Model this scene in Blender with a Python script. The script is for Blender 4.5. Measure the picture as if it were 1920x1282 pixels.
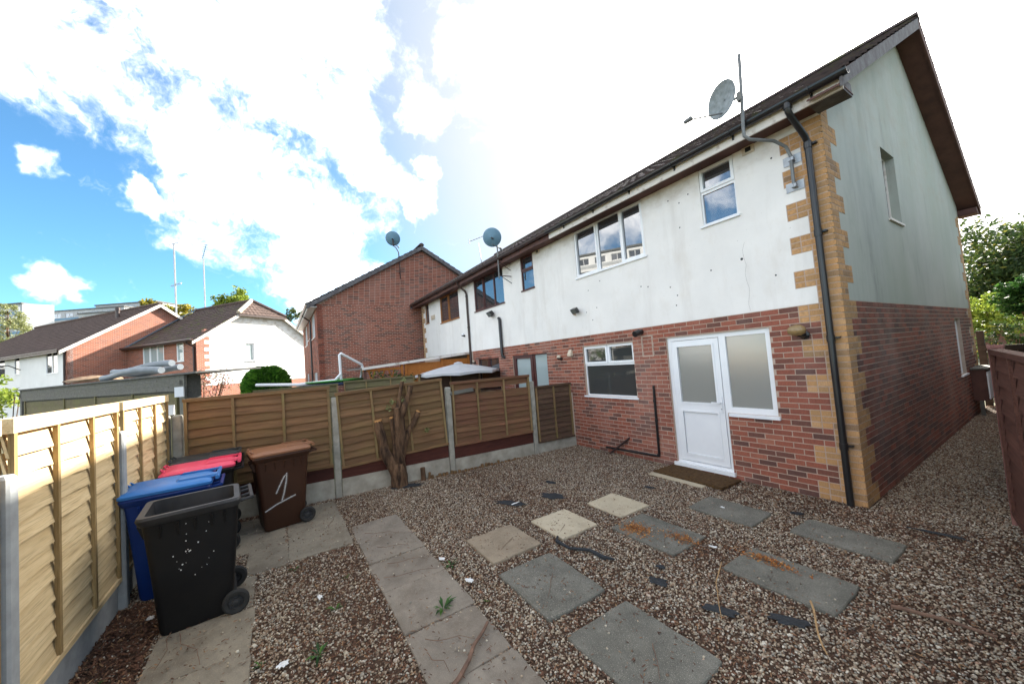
import bpy, bmesh, math, random
from mathutils import Vector, Matrix
R_ = math.radians
random.seed(7)
sc = bpy.context.scene
for o in list(bpy.data.objects): bpy.data.objects.remove(o)
COL = sc.collection

# ------------------------------------------------------------------ camera
CAM = Vector((1.5956, -5.8109, 2.0427))
RX = Vector((0.53513687, 0.84135919, -0.0757842))
UX = Vector((0.08359009, 0.03653144, 0.99583038))
FX = Vector((-0.84061955, 0.53924036, 0.05077997))
FPX = 694.36
cd = bpy.data.cameras.new('camera'); cam = bpy.data.objects.new('camera', cd); COL.objects.link(cam)
cam.matrix_world = Matrix(((RX.x, UX.x, -FX.x, CAM.x), (RX.y, UX.y, -FX.y, CAM.y), (RX.z, UX.z, -FX.z, CAM.z), (0, 0, 0, 1)))
cd.sensor_width = 36; cd.lens = FPX * 36 / 1920; cd.clip_start = .05; cd.clip_end = 2500
sc.camera = cam

def ray(px, py):
    return FX + RX * ((px - 960) / FPX) - UX * ((py - 641) / FPX)
def at(px, py, depth):                       # point seen at a photo pixel, that many metres along the view axis
    return CAM + ray(px, py) * depth
def proj(p):
    d = Vector(p) - CAM; z = d.dot(FX)
    if z < .05: return None
    return (960 + FPX * d.dot(RX) / z, 641 - FPX * d.dot(UX) / z)

# ------------------------------------------------------------------ world, sun, exposure
SUN_AZ, SUN_EL = R_(15), R_(28.2)            # azimuth measured from +Y towards -X
SUN = Vector((-math.sin(SUN_AZ) * math.cos(SUN_EL), math.cos(SUN_AZ) * math.cos(SUN_EL), math.sin(SUN_EL)))
w = bpy.data.worlds.new('World'); sc.world = w; w.use_nodes = True
nt = w.node_tree; N = nt.nodes; L = nt.links
for n in list(N): N.remove(n)
def nd(t, **k):
    n = N.new(t)
    for a, b in k.items(): setattr(n, a, b)
    return n
def vm(op, a, b=None):
    n = nd('ShaderNodeVectorMath', operation=op)
    for i, v in enumerate((a, b)):
        if v is None: continue
        if isinstance(v, (tuple, Vector)): n.inputs[i].default_value = tuple(v)
        else: L.new(v, n.inputs[i])
    return n.outputs['Value'] if op in ('DOT_PRODUCT', 'LENGTH', 'DISTANCE') else n.outputs[0]
def ma(op, a, b=None, c=None, clamp=False):
    n = nd('ShaderNodeMath', operation=op, use_clamp=clamp)
    for i, v in enumerate((a, b, c)):
        if v is None: continue
        if isinstance(v, (int, float)): n.inputs[i].default_value = v
        else: L.new(v, n.inputs[i])
    return n.outputs[0]
def sstep(v, a, b):
    n = nd('ShaderNodeMapRange', interpolation_type='SMOOTHSTEP')
    L.new(v, n.inputs['Value']); n.inputs['From Min'].default_value = a; n.inputs['From Max'].default_value = b
    return n.outputs[0]
sky = nd('ShaderNodeTexSky', sky_type='NISHITA', sun_disc=False, sun_elevation=SUN_EL, sun_rotation=-SUN_AZ,
         altitude=50, air_density=.8, dust_density=.5, ozone_density=2.5)
tc = nd('ShaderNodeTexCoord'); D = vm('NORMALIZE', tc.outputs['Generated'])
def noise(vec, scale, detail=6, rough=.55, color=False):
    n = nd('ShaderNodeTexNoise'); L.new(vec, n.inputs['Vector'])
    n.inputs['Scale'].default_value = scale; n.inputs['Detail'].default_value = detail; n.inputs['Roughness'].default_value = rough
    return n.outputs['Color' if color else 'Fac']
warp = vm('SUBTRACT', noise(D, 5.0, 5, .6, True), (.5, .5, .5))
sc1 = nd('ShaderNodeVectorMath', operation='SCALE'); L.new(warp, sc1.inputs[0]); sc1.inputs['Scale'].default_value = .22
DW = vm('NORMALIZE', vm('ADD', D, sc1.outputs[0]))
# cloud bank: centres given as photo pixel + angular radius (degrees); directions, so they hold from anywhere
CL = [(60, 60, 7), (160, 40, 9), (300, 60, 10), (420, 60, 11), (540, 90, 12), (610, 50, 7), (590, 190, 8), (670, 250, 5), (500, 170, 6),
      (380, 235, 4.5), (310, 225, 2.5), (420, 400, 6), (500, 390, 7), (590, 410, 7), (660, 420, 5), (265, 362, 2.2), (790, 215, 4), (890, 90, 4.5),
      (900, 170, 4), (770, 390, 2.6), (790, 330, 2), (540, 495, 5), (620, 520, 6), (470, 490, 3), (1020, 30, 3), (80, 556, 2), (10, 296, 1.6), (720, 330, 3), (470, 330, 5)]
m = None
for px, py, rad in CL:
    c = ray(px, py).normalized()
    v = sstep(vm('DOT_PRODUCT', DW, c), math.cos(R_(rad * 1.5)), math.cos(R_(rad * .2)))
    m = v if m is None else ma('MAXIMUM', m, v)
fine = ma('MULTIPLY_ADD', noise(D, 8, 10, .62), .6, ma('MULTIPLY', noise(DW, 24, 8, .65), .4))
mask = ma('POWER', sstep(ma('ADD', m, ma('MULTIPLY', ma('SUBTRACT', fine, .5), 2.8)), .40, 1.45), 1.7)
mask = ma('MAXIMUM', mask, ma('MULTIPLY', sstep(noise(DW, 9, 8, .6), .56, .75), .16))       # thin wisps everywhere
# clouds of the rest of the sky: plain noise banks outside the view
far = ma('POWER', sstep(noise(DW, 2.6, 7, .6), .43, .66), 1.5)
outside = sstep(vm('DOT_PRODUCT', D, FX), .50, .30)
mask = ma('MAXIMUM', mask, ma('MULTIPLY', far, outside))
# thin bright veil round the sun
sund = vm('DOT_PRODUCT', D, SUN)
veil = ma('MULTIPLY', sstep(sund, .42, .86), ma('MULTIPLY_ADD', noise(DW, 6, 6, .6), .25, .86), clamp=True)
half = ma('MAXIMUM', ma('MULTIPLY_ADD', sund, .5, .5), 0.0)
glow = ma('ADD', ma('MULTIPLY', ma('POWER', half, 20.0), 2.6), ma('MULTIPLY', ma('POWER', half, 70.0), 34.0))
shade = noise(DW, 7, 5, .55)
ccol = nd('ShaderNodeMix', data_type='RGBA'); L.new(sstep(shade, .35, .7), ccol.inputs['Factor'])
ccol.inputs[6].default_value = (7.8, 7.6, 7.4, 1); ccol.inputs[7].default_value = (12.2, 11.6, 10.8, 1)
mx0 = nd('ShaderNodeMix', data_type='RGBA'); L.new(veil, mx0.inputs['Factor']); deep = nd('ShaderNodeMix', data_type='RGBA', blend_type='MULTIPLY'); deep.inputs['Factor'].default_value = 1; L.new(sky.outputs[0], deep.inputs[6]); deep.inputs[7].default_value = (.40, .62, .65, 1)
L.new(deep.outputs[2], mx0.inputs[6]); mx0.inputs[7].default_value = (1.78, 1.84, 1.92, 1)
mx = nd('ShaderNodeMix', data_type='RGBA'); L.new(mask, mx.inputs['Factor']); L.new(mx0.outputs[2], mx.inputs[6]); L.new(ccol.outputs[2], mx.inputs[7])
gc = nd('ShaderNodeVectorMath', operation='SCALE'); gc.inputs[0].default_value = (1, .95, .86); L.new(glow, gc.inputs['Scale'])
tot = vm('ADD', mx.outputs[2], gc.outputs[0])
bg = nd('ShaderNodeBackground'); L.new(tot, bg.inputs['Color']); bg.inputs['Strength'].default_value = .10
ow = nd('ShaderNodeOutputWorld'); L.new(bg.outputs[0], ow.inputs['Surface'])
sl = bpy.data.lights.new('sun', 'SUN'); sl.energy = 4.2; sl.angle = R_(.6); sl.color = (1, .93, .82)
so = bpy.data.objects.new('sun', sl); COL.objects.link(so); so.rotation_euler = (-SUN).to_track_quat('-Z', 'Y').to_euler(); so.location = (0, 0, 30)
sc.view_settings.view_transform = 'Standard'; sc.view_settings.look = 'None'; sc.view_settings.exposure = 2.32; sc.view_settings.gamma = 1
sc.render.engine = 'CYCLES'

# ------------------------------------------------------------------ materials
def newmat(name):
    m = bpy.data.materials.new(name); m.use_nodes = True; t = m.node_tree
    for n in list(t.nodes): t.nodes.remove(n)
    o = t.nodes.new('ShaderNodeOutputMaterial'); b = t.nodes.new('ShaderNodeBsdfPrincipled'); t.links.new(b.outputs[0], o.inputs[0])
    return m, t, b
def tn(t, ty, **k):
    n = t.nodes.new(ty)
    for a, b in k.items(): setattr(n, a, b)
    return n
def c4(c): return (c[0], c[1], c[2], 1)
def mapped(t, scale=(1, 1, 1), rnd=True, coord='Object'):
    tcn = tn(t, 'ShaderNodeTexCoord'); mp = tn(t, 'ShaderNodeMapping'); mp.inputs['Scale'].default_value = scale
    t.links.new(tcn.outputs[coord], mp.inputs[0])
    if rnd:
        oi = tn(t, 'ShaderNodeObjectInfo'); mu = tn(t, 'ShaderNodeMath', operation='MULTIPLY'); mu.inputs[1].default_value = 37
        t.links.new(oi.outputs['Random'], mu.inputs[0]); t.links.new(mu.outputs[0], mp.inputs['Location'])
    return mp.outputs[0]
def tnoise(t, vec, scale, detail=5, rough=.6):
    n = tn(t, 'ShaderNodeTexNoise'); n.inputs['Scale'].default_value = scale; n.inputs['Detail'].default_value = detail; n.inputs['Roughness'].default_value = rough
    t.links.new(vec, n.inputs['Vector']); return n.outputs['Fac']
def ramp(t, fac, stops):
    r = tn(t, 'ShaderNodeValToRGB'); e = r.color_ramp.elements
    while len(e) < len(stops): e.new(.5)
    for i, (p, c) in enumerate(stops): e[i].position = p; e[i].color = c4(c)
    t.links.new(fac, r.inputs[0]); return r.outputs[0]
def mixc(t, fac, a, b, mode='MIX'):
    m = tn(t, 'ShaderNodeMix', data_type='RGBA', blend_type=mode)
    for i, v in ((0, fac), (6, a), (7, b)):
        if isinstance(v, (int, float)): m.inputs[i].default_value = v
        elif isinstance(v, tuple): m.inputs[i].default_value = c4(v)
        else: t.links.new(v, m.inputs[i])
    return m.outputs[2]
def mrange(t, v, a, b, lo=0, hi=1):
    n = tn(t, 'ShaderNodeMapRange'); t.links.new(v, n.inputs[0])
    for i, x in enumerate((a, b, lo, hi)): n.inputs[i + 1].default_value = x
    return n.outputs[0]
def bump(t, b, h, strength=.3, dist=.01):
    n = tn(t, 'ShaderNodeBump'); n.inputs['Strength'].default_value = strength; n.inputs['Distance'].default_value = dist
    t.links.new(h, n.inputs['Height']); t.links.new(n.outputs[0], b.inputs['Normal'])
def M(name, c1, c2=None, rough=.75, scale=6, sc3=(1, 1, 1), bmp=.15, bdist=.004, spec=.3, lo=.3, hi=.7, detail=6, rnd=True, metal=0):
    m, t, b = newmat(name); v = mapped(t, sc3, rnd)
    f = tnoise(t, v, scale, detail)
    if c2 is None: c2 = tuple(x * .75 for x in c1)
    t.links.new(ramp(t, f, [(lo, c2), (hi, c1)]), b.inputs['Base Color'])
    b.inputs['Roughness'].default_value = rough; b.inputs['Specular IOR Level'].default_value = spec; b.inputs['Metallic'].default_value = metal
    if bmp: bump(t, b, tnoise(t, v, scale * 4, 4), bmp, bdist)
    return m

def tone_mat(name, stops, rough=.85, dirt=None, bmp=.4):
    """pieces that carry a float attribute 'tone' (0..1) per piece"""
    m, t, b = newmat(name)
    a = tn(t, 'ShaderNodeAttribute', attribute_name='tone')
    v = mapped(t, (1, 1, 1), True)
    col = ramp(t, a.outputs['Fac'], stops)
    f = tnoise(t, v, 28, 4)
    col = mixc(t, mrange(t, f, .3, .75), col, mixc(t, .45, col, (.03, .022, .02)), 'MIX')
    if dirt:
        geo = tn(t, 'ShaderNodeNewGeometry')
        mp = tn(t, 'ShaderNodeMapping'); mp.inputs['Scale'].default_value = (.7, .7, .35); t.links.new(geo.outputs['Position'], mp.inputs[0])
        col = mixc(t, mrange(t, tnoise(t, mp.outputs[0], 1.3, 6), .48, .75, 0, dirt[1]), col, dirt[0])
    t.links.new(col, b.inputs['Base Color']); b.inputs['Roughness'].default_value = rough; b.inputs['Specular IOR Level'].default_value = .25
    bump(t, b, tnoise(t, v, 90, 4), bmp, .003)
    return m
RED = [(0, (.12, .062, .052)), (.2, (.19, .078, .056)), (.4, (.28, .092, .060)), (.7, (.35, .112, .070)), (1, (.42, .165, .105))]
BUFF = [(0, (.30, .19, .11)), (.35, (.46, .27, .125)), (.75, (.57, .31, .13)), (1, (.60, .36, .18))]
brick_m = tone_mat('red_brick', RED, dirt=((.52, .40, .35), .20))
buff_m = tone_mat('buff_brick', BUFF)
mortar_m = M('mortar', (.50, .375, .30), (.38, .28, .22), .95, 14)
def render_mat(name, base, d1, d2, amt, algae=None):
    m, t, b = newmat(name)
    geo = tn(t, 'ShaderNodeNewGeometry'); P = geo.outputs['Position']
    def nz(s3, s, d=6, r=.6):
        mp = tn(t, 'ShaderNodeMapping'); mp.inputs['Scale'].default_value = s3; t.links.new(P, mp.inputs[0]); return tnoise(t, mp.outputs[0], s, d, r)
    col = mixc(t, mrange(t, nz((1, 1, 1), 1.1), .35, .7), base, tuple(x * .9 for x in base))
    col = mixc(t, mrange(t, nz((1.7, 1.7, .25), 1.6, 8, .66), .52, .82, 0, amt), col, d1)         # rain streaks
    col = mixc(t, mrange(t, nz((1, 1, .6), 2.2, 8, .68), .52, .8, 0, amt), col, d2)
    if algae:
        col = mixc(t, mrange(t, nz((.6, .6, .35), .9, 6), .42, .7, 0, .75), col, algae)
        col = mixc(t, mrange(t, nz((1.6, 1.6, .35), 1.5, 8, .68), .56, .82, 0, .55), col, (.09, .10, .10))
    sx = tn(t, 'ShaderNodeSeparateXYZ'); t.links.new(P, sx.inputs[0])
    st_ = tn(t, 'ShaderNodeMath', operation='MULTIPLY'); t.links.new(mrange(t, sx.outputs[2], 4.35, 4.85), st_.inputs[0]); t.links.new(mrange(t, nz((1.3, 1.3, 2.2), 1.7, 8, .7), .45, .72, 0, .75 if not algae else .3), st_.inputs[1])
    col = mixc(t, st_.outputs[0], col, (.36, .28, .20))
    speck = mrange(t, nz((1, 1, 1), 30, 2), .74, .78, 0, .45)
    col = mixc(t, speck, col, (.25, .22, .19))
    t.links.new(col, b.inputs['Base Color']); b.inputs['Roughness'].default_value = .9; b.inputs['Specular IOR Level'].default_value = .2
    bump(t, b, nz((1, 1, 1), 45, 5), .22, .004)
    return m
render_m = render_mat('white_render', (.81, .78, .745), (.50, .45, .40), (.60, .53, .45), .45)
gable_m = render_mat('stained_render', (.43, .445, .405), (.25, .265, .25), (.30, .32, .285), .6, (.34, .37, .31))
clean_m = render_mat('clean_render', (.80, .80, .79), (.62, .60, .58), (.70, .68, .65), .25)
upvc_m = M('white_upvc', (.80, .81, .82), (.74, .75, .77), .35, 3, bmp=0, spec=.5)
oldwhite_m = M('weathered_white_paint', (.70, .65, .60), (.34, .26, .21), .7, 5, (1, 1, 1), .4, .003, lo=.30, hi=.46)
brownwood_m = M('stained_brown_wood', (.13, .055, .042), (.06, .03, .025), .6, 5, bmp=.2)
darkframe_m = M('mahogany_frame', (.085, .022, .018), (.05, .014, .012), .45, 5, bmp=.05, spec=.45)
orangeframe_m = M('orange_wood_frame', (.36, .15, .045), (.22, .085, .03), .5, 6, bmp=.1)
soffit_m = M('brown_soffit', (.135, .062, .050), (.07, .035, .03), .7, 3, bmp=.15)
barge_m = M('weathered_bargeboard', (.17, .165, .17), (.07, .06, .062), .8, 6, bmp=.5)
blackpl_m = M('black_plastic', (.012, .012, .014), (.020, .019, .019), .32, 4, bmp=.03, spec=.5)
brownpl_m = M('brown_plastic_pipe', (.055, .030, .026), (.035, .02, .018), .4, 4, bmp=.03, spec=.5)
greypl_m = M('grey_metal_pipe', (.20, .21, .21), (.14, .14, .14), .5, 8, bmp=.1, metal=.3)
def glass_mat(name, tint, ior=1.9, rough=.015, wav=.0, wscale=2.5):
    m, t, b = newmat(name)
    out = [n for n in t.nodes if n.type == 'OUTPUT_MATERIAL'][0]
    b.inputs['Base Color'].default_value = c4(tint); b.inputs['Roughness'].default_value = .6; b.inputs['Specular IOR Level'].default_value = 0
    g = tn(t, 'ShaderNodeBsdfGlossy'); g.inputs['Roughness'].default_value = rough; g.inputs['Color'].default_value = (.95, .97, 1, 1)
    f = tn(t, 'ShaderNodeFresnel'); f.inputs['IOR'].default_value = ior
    mx = tn(t, 'ShaderNodeMixShader'); t.links.new(f.outputs[0], mx.inputs[0]); t.links.new(b.outputs[0], mx.inputs[1]); t.links.new(g.outputs[0], mx.inputs[2])
    t.links.new(mx.outputs[0], out.inputs[0])
    if wav:
        bn = tn(t, 'ShaderNodeBump'); bn.inputs['Strength'].default_value = wav; bn.inputs['Distance'].default_value = .01
        v = mapped(t, (1, 1, 1), False); t.links.new(tnoise(t, v, wscale, 2), bn.inputs['Height'])
        t.links.new(bn.outputs[0], g.inputs['Normal']); t.links.new(bn.outputs[0], f.inputs['Normal'])
    return m
glass_m = glass_mat('window_glass', (.035, .038, .042), 2.9, .012, .03, 1.5)
kglass_m = glass_mat('kitchen_glass', (.045, .047, .046), 1.75, .02, .02, 1.5)
frost_m = glass_mat('obscure_glass', (.27, .27, .245), 2.2, .17, .12, 45)
curtain_glass_m = glass_mat('glass_over_blind', (.34, .40, .40), 1.8, .03, .02, 2)
# roofs
def tile_mat(name, c1, c2, moss=.0):
    m, t, b = newmat(name); v = mapped(t, (1, 1, 1), False)
    col = ramp(t, tnoise(t, v, 3, 8, .7), [(.3, c2), (.7, c1)])
    if moss: col = mixc(t, mrange(t, tnoise(t, v, 2.2, 6, .7), .53, .66, 0, moss), col, (.075, .09, .022))
    t.links.new(col, b.inputs['Base Color']); b.inputs['Roughness'].default_value = .9; b.inputs['Specular IOR Level'].default_value = .2
    bump(t, b, tnoise(t, v, 60, 4), .4, .004); return m
tile_m = tile_mat('brown_roof_tile', (.105, .078, .074), (.045, .035, .036), .55)
tile2_m = tile_mat('brown_pantile', (.115, .080, .068), (.060, .042, .038), .0)
tile_moss_m = tile_mat('mossy_pantile', (.115, .080, .068), (.060, .042, .038), .95)
# timber
def wood_mat(name, c1, c2, knots=(.10, .055, .025), green=0, rough=.8, axis=0, var=.5):
    m, t, b = newmat(name)
    s = [5, 5, 5]; s[axis] = .55
    v = mapped(t, tuple(s), True)
    g = tnoise(t, v, 5, 8, .65)
    col = ramp(t, g, [(.28, c2), (.5, tuple((x + y) / 2 for x, y in zip(c1, c2))), (.72, c1)])
    s2 = [14, 14, 14]; s2[axis] = .8
    v2 = mapped(t, tuple(s2), True)
    col = mixc(t, mrange(t, tnoise(t, v2, 7, 3), .50, .72, 0, .75), col, tuple(x * .55 for x in c2))
    vk = mapped(t, (1, 1, 1), True)
    vo = tn(t, 'ShaderNodeTexVoronoi'); vo.inputs['Scale'].default_value = 2.3; t.links.new(vk, vo.inputs['Vector'])
    col = mixc(t, mrange(t, vo.outputs['Distance'], .03, .085, .8, 0), col, knots)
    oi = tn(t, 'ShaderNodeObjectInfo')
    col = mixc(t, mrange(t, oi.outputs['Random'], 0, 1, 0, var), col, tuple(x * .6 for x in c2))
    if green: col = mixc(t, mrange(t, tnoise(t, mapped(t, (1, 1, 1), True), 3.5, 6), .42, .7, 0, green), col, (.15, .15, .045))
    t.links.new(col, b.inputs['Base Color']); b.inputs['Roughness'].default_value = rough; b.inputs['Specular IOR Level'].default_value = .25
    bump(t, b, g, .35, .004); return m
newwood_m = wood_mat('new_pine', (.74, .585, .355), (.56, .41, .215), (.20, .12, .06), var=.22)
oldwood_m = wood_mat('weathered_fence', (.27, .152, .075), (.13, .070, .036), (.045, .025, .015), .22)
redwood_m = wood_mat('red_stained_fence', (.27, .125, .07), (.135, .06, .036), (.05, .025, .018), .22)
darkwood_m = wood_mat('dark_fence', (.15, .088, .058), (.075, .042, .03), (.04, .02, .015), .12)
redboard_m = wood_mat('dark_red_board', (.10, .030, .020), (.055, .018, .014))
oxblood_m = wood_mat('oxblood_fence', (.185, .082, .058), (.09, .040, .030), (.06, .02, .02))
oxpost_m = wood_mat('oxblood_post', (.30, .15, .125), (.16, .06, .052), axis=2)
batten_m = wood_mat('pale_batten', (.33, .225, .115), (.19, .115, .055), green=.45, axis=2)
newbatten_m = wood_mat('new_batten', (.40, .28, .13), (.24, .155, .065), axis=2)
blackwood_m = wood_mat('black_gate', (.040, .028, .022), (.02, .015, .012))
greywood_m = wood_mat('grey_shed_board', (.20, .19, .17), (.10, .098, .09), (.06, .05, .04), .15)
olive_m = wood_mat('olive_panel', (.22, .18, .10), (.12, .10, .055), green=.5)
orange_m = wood_mat('orange_stained_timber', (.52, .20, .045), (.36, .12, .03), (.2, .07, .02))
conc_m = M('concrete_post', (.36, .34, .29), (.22, .21, .18), .9, 9, bmp=.4)
gconc_m = M('gravel_board', (.42, .39, .33), (.23, .21, .17), .92, 4, bmp=.4)
newconc_m = M('new_concrete', (.34, .36, .37), (.25, .26, .27), .9, 9, bmp=.3)
def slab_mat(name, c1, c2, speck=.0, dirt=(.10, .075, .055), damt=.6):
    m, t, b = newmat(name); v = mapped(t, (1, 1, 1), True)
    col = ramp(t, tnoise(t, v, 3.2, 8, .68), [(.32, c2), (.68, c1)])
    col = mixc(t, mrange(t, tnoise(t, v, 1.7, 7, .7), .5, .72, 0, damt), col, dirt)
    sp = tnoise(t, v, 160, 2, .5)
    col = mixc(t, mrange(t, sp, .60, .70, 0, speck), col, tuple(min(1, x * 2.2) for x in c1))
    col = mixc(t, mrange(t, sp, .40, .30, 0, speck), col, tuple(x * .35 for x in c2))
    t.links.new(col, b.inputs['Base Color']); b.inputs['Roughness'].default_value = .92; b.inputs['Specular IOR Level'].default_value = .2
    bump(t, b, tnoise(t, v, 120, 4), .5, .003); return m
slab_tan = slab_mat('tan_slab', (.33, .27, .195), (.22, .175, .125), .25)
slab_pale = slab_mat('pale_slab', (.52, .45, .33), (.40, .34, .24), .2, (.2, .15, .1), .35)
slab_grey = slab_mat('grey_slab', (.185, .176, .148), (.100, .096, .080), .7, (.07, .065, .05), .4)
slab_path = slab_mat('path_slab', (.27, .235, .19), (.175, .15, .122), .25, damt=.7)
slab_bin = slab_mat('bin_pad_slab', (.29, .255, .195), (.17, .148, .115), .2)
bark_m = M('bark', (.20, .115, .065), (.028, .017, .012), .95, 13, (1, 1, .2), 1, .04, lo=.34, hi=.62)
cut_m = M('fresh_cut_wood', (.60, .32, .12), (.48, .23, .08), .8, 14)
twig_m = M('dry_twig', (.22, .13, .09), (.10, .06, .045), .9, 10)
straw_m = M('straw', (.46, .30, .14), (.3, .18, .09), .9, 10)
fabric_m = M('weed_membrane', (.030, .034, .040), (.018, .02, .022), .75, 9, bmp=.5)
paper_m = M('white_litter', (.72, .72, .72), (.6, .6, .58), .8, 9)
mat_m = M('coir_mat', (.115, .062, .022), (.04, .022, .010), 1, 26, bmp=1, bdist=.012)
saw_m = tone_mat('sawdust', [(0, (.16, .05, .015)), (.5, (.36, .12, .03)), (1, (.58, .30, .09))])
dishf_m = M('dish_grey', (.30, .33, .34), (.16, .18, .18), .6, 18, bmp=.1)
dishb_m = M('dish_blue_grey', (.15, .27, .36), (.12, .22, .30), .55, 6, bmp=.05)
steel_m = M('galvanised_steel', (.42, .43, .44), (.3, .3, .31), .45, 8, bmp=.1, metal=.6)
rustpole_m = M('dark_rusty_steel', (.075, .04, .034), (.04, .022, .02), .7, 8)
cream_m = M('cream_plastic', (.62, .52, .40), (.5, .42, .32), .5, 6, bmp=0)
lampglass_m = M('amber_lamp_globe', (.30, .20, .085), (.22, .14, .06), .25, 4, bmp=0, spec=.6)
lens_m = glass_mat('floodlight_glass', (.15, .16, .15), 1.7, .05)
white_pt = M('white_spray_paint', (.66, .64, .62), (.5, .47, .45), .8, 40, bmp=0)
_t = white_pt.node_tree; _b = [n for n in _t.nodes if n.type == 'BSDF_PRINCIPLED'][0]; _o = [n for n in _t.nodes if n.type == 'OUTPUT_MATERIAL'][0]
_a = tn(_t, 'ShaderNodeAttribute', attribute_name='tone'); _x = tn(_t, 'ShaderNodeMixShader'); _tr = tn(_t, 'ShaderNodeBsdfTransparent')
_t.links.new(mrange(_t, tnoise(_t, mapped(_t, (1, 1, 1), False), 60, 3), .3, .7, .5, 1.0), (_m := tn(_t, 'ShaderNodeMath', operation='MULTIPLY')).inputs[0]); _t.links.new(_a.outputs['Fac'], _m.inputs[1])
_t.links.new(_m.outputs[0], _x.inputs[0]); _t.links.new(_tr.outputs[0], _x.inputs[1]); _t.links.new(_b.outputs[0], _x.inputs[2]); _t.links.new(_x.outputs[0], _o.inputs[0])
rubber_m = M('rubber_tyre', (.018, .018, .018), (.028, .027, .026), .75, 20)
def plastic(name, c, c2=None, rough=.42): return M(name, c, c2 or tuple(x * .82 for x in c), rough, 3.5, bmp=.04, spec=.25)
bin_black = plastic('black_bin', (.007, .007, .008), (.012, .0115, .0115), .5)
bin_rim = plastic('dusty_black_rim', (.045, .045, .048), (.018, .018, .019), .5)
bin_blue = plastic('blue_bin', (.008, .036, .19)); lid_blue = plastic('blue_lid', (.035, .17, .48))
bin_brown = plastic('brown_bin', (.055, .024, .014)); lid_brown = plastic('brown_lid', (.25, .12, .065))
lid_pink = plastic('pink_lid', (.70, .055, .12), (.62, .07, .13)); lid_grey = plastic('charcoal_lid', (.045, .05, .054))
umb_m = M('umbrella_cloth', (.50, .50, .51), (.44, .44, .45), .9, 4, bmp=.05)
green_m = plastic('green_pad', (.05, .24, .04)); navy_m = plastic('navy_cover', (.02, .035, .085))
tarp_m = plastic('grey_duct', (.20, .23, .26), (.14, .16, .18), .5); rag_m = M('brown_rag', (.25, .17, .11), (.12, .08, .05), .95, 8)
felt_m = M('roof_felt', (.17, .17, .16), (.09, .09, .085), .95, 6)
lead_m = M('lead_flashing', (.12, .16, .20), (.08, .105, .13), .6, 6)
far_conc = M('apartment_concrete', (.44, .45, .45), (.36, .37, .37), .9, .6, bmp=0)
far_white = M('apartment_white', (.72, .72, .71), (.62, .62, .61), .9, .4, bmp=0)
far_blue = M('apartment_blue_panel', (.16, .28, .38), (.12, .22, .31), .6, .5, bmp=0)
ground_m = M('earth_and_grass', (.085, .095, .04), (.07, .055, .035), 1, .8, bmp=.6, bdist=.05)
soil_m = M('litter_soil', (.11, .064, .040), (.048, .029, .019), 1, 22, bmp=1, bdist=.02)
def leaf_mat(name, stops, trans=.35):
    m, t, b = newmat(name); out = [n for n in t.nodes if n.type == 'OUTPUT_MATERIAL'][0]
    a = tn(t, 'ShaderNodeAttribute', attribute_name='tone'); col = ramp(t, a.outputs['Fac'], stops)
    t.links.new(col, b.inputs['Base Color']); b.inputs['Roughness'].default_value = .55; b.inputs['Specular IOR Level'].default_value = .3
    tr = tn(t, 'ShaderNodeBsdfTranslucent'); t.links.new(col, tr.inputs[0]); mx = tn(t, 'ShaderNodeMixShader'); mx.inputs[0].default_value = trans
    t.links.new(b.outputs[0], mx.inputs[1]); t.links.new(tr.outputs[0], mx.inputs[2]); t.links.new(mx.outputs[0], out.inputs[0]); return m
leaf_green = leaf_mat('green_leaves', [(0, (.020, .042, .014)), (.5, (.05, .085, .022)), (.85, (.11, .14, .03)), (1, (.26, .22, .04))])
leaf_autumn = leaf_mat('autumn_leaves', [(0, (.07, .09, .02)), (.4, (.2, .2, .03)), (1, (.48, .36, .04))], .4)
leaf_lime = leaf_mat('lime_leaves', [(0, (.08, .13, .02)), (.5, (.2, .27, .035)), (1, (.38, .42, .06))], .4)
leaf_bright = leaf_mat('glossy_leaves', [(0, (.018, .045, .012)), (.5, (.032, .095, .02)), (1, (.08, .18, .03))], .3)
leaf_pale = leaf_mat('pale_leaves', [(0, (.12, .15, .06)), (.6, (.26, .28, .12)), (1, (.36, .36, .17))], .4)
leaf_conifer = leaf_mat('conifer_sprays', [(0, (.03, .09, .012)), (.5, (.07, .20, .022)), (1, (.15, .34, .04))], .25)
flower_m = leaf_mat('faded_flowers', [(0, (.09, .10, .045)), (.45, (.18, .14, .08)), (.7, (.36, .08, .10)), (.85, (.5, .4, .34)), (1, (.45, .12, .03))], .2)

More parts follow.
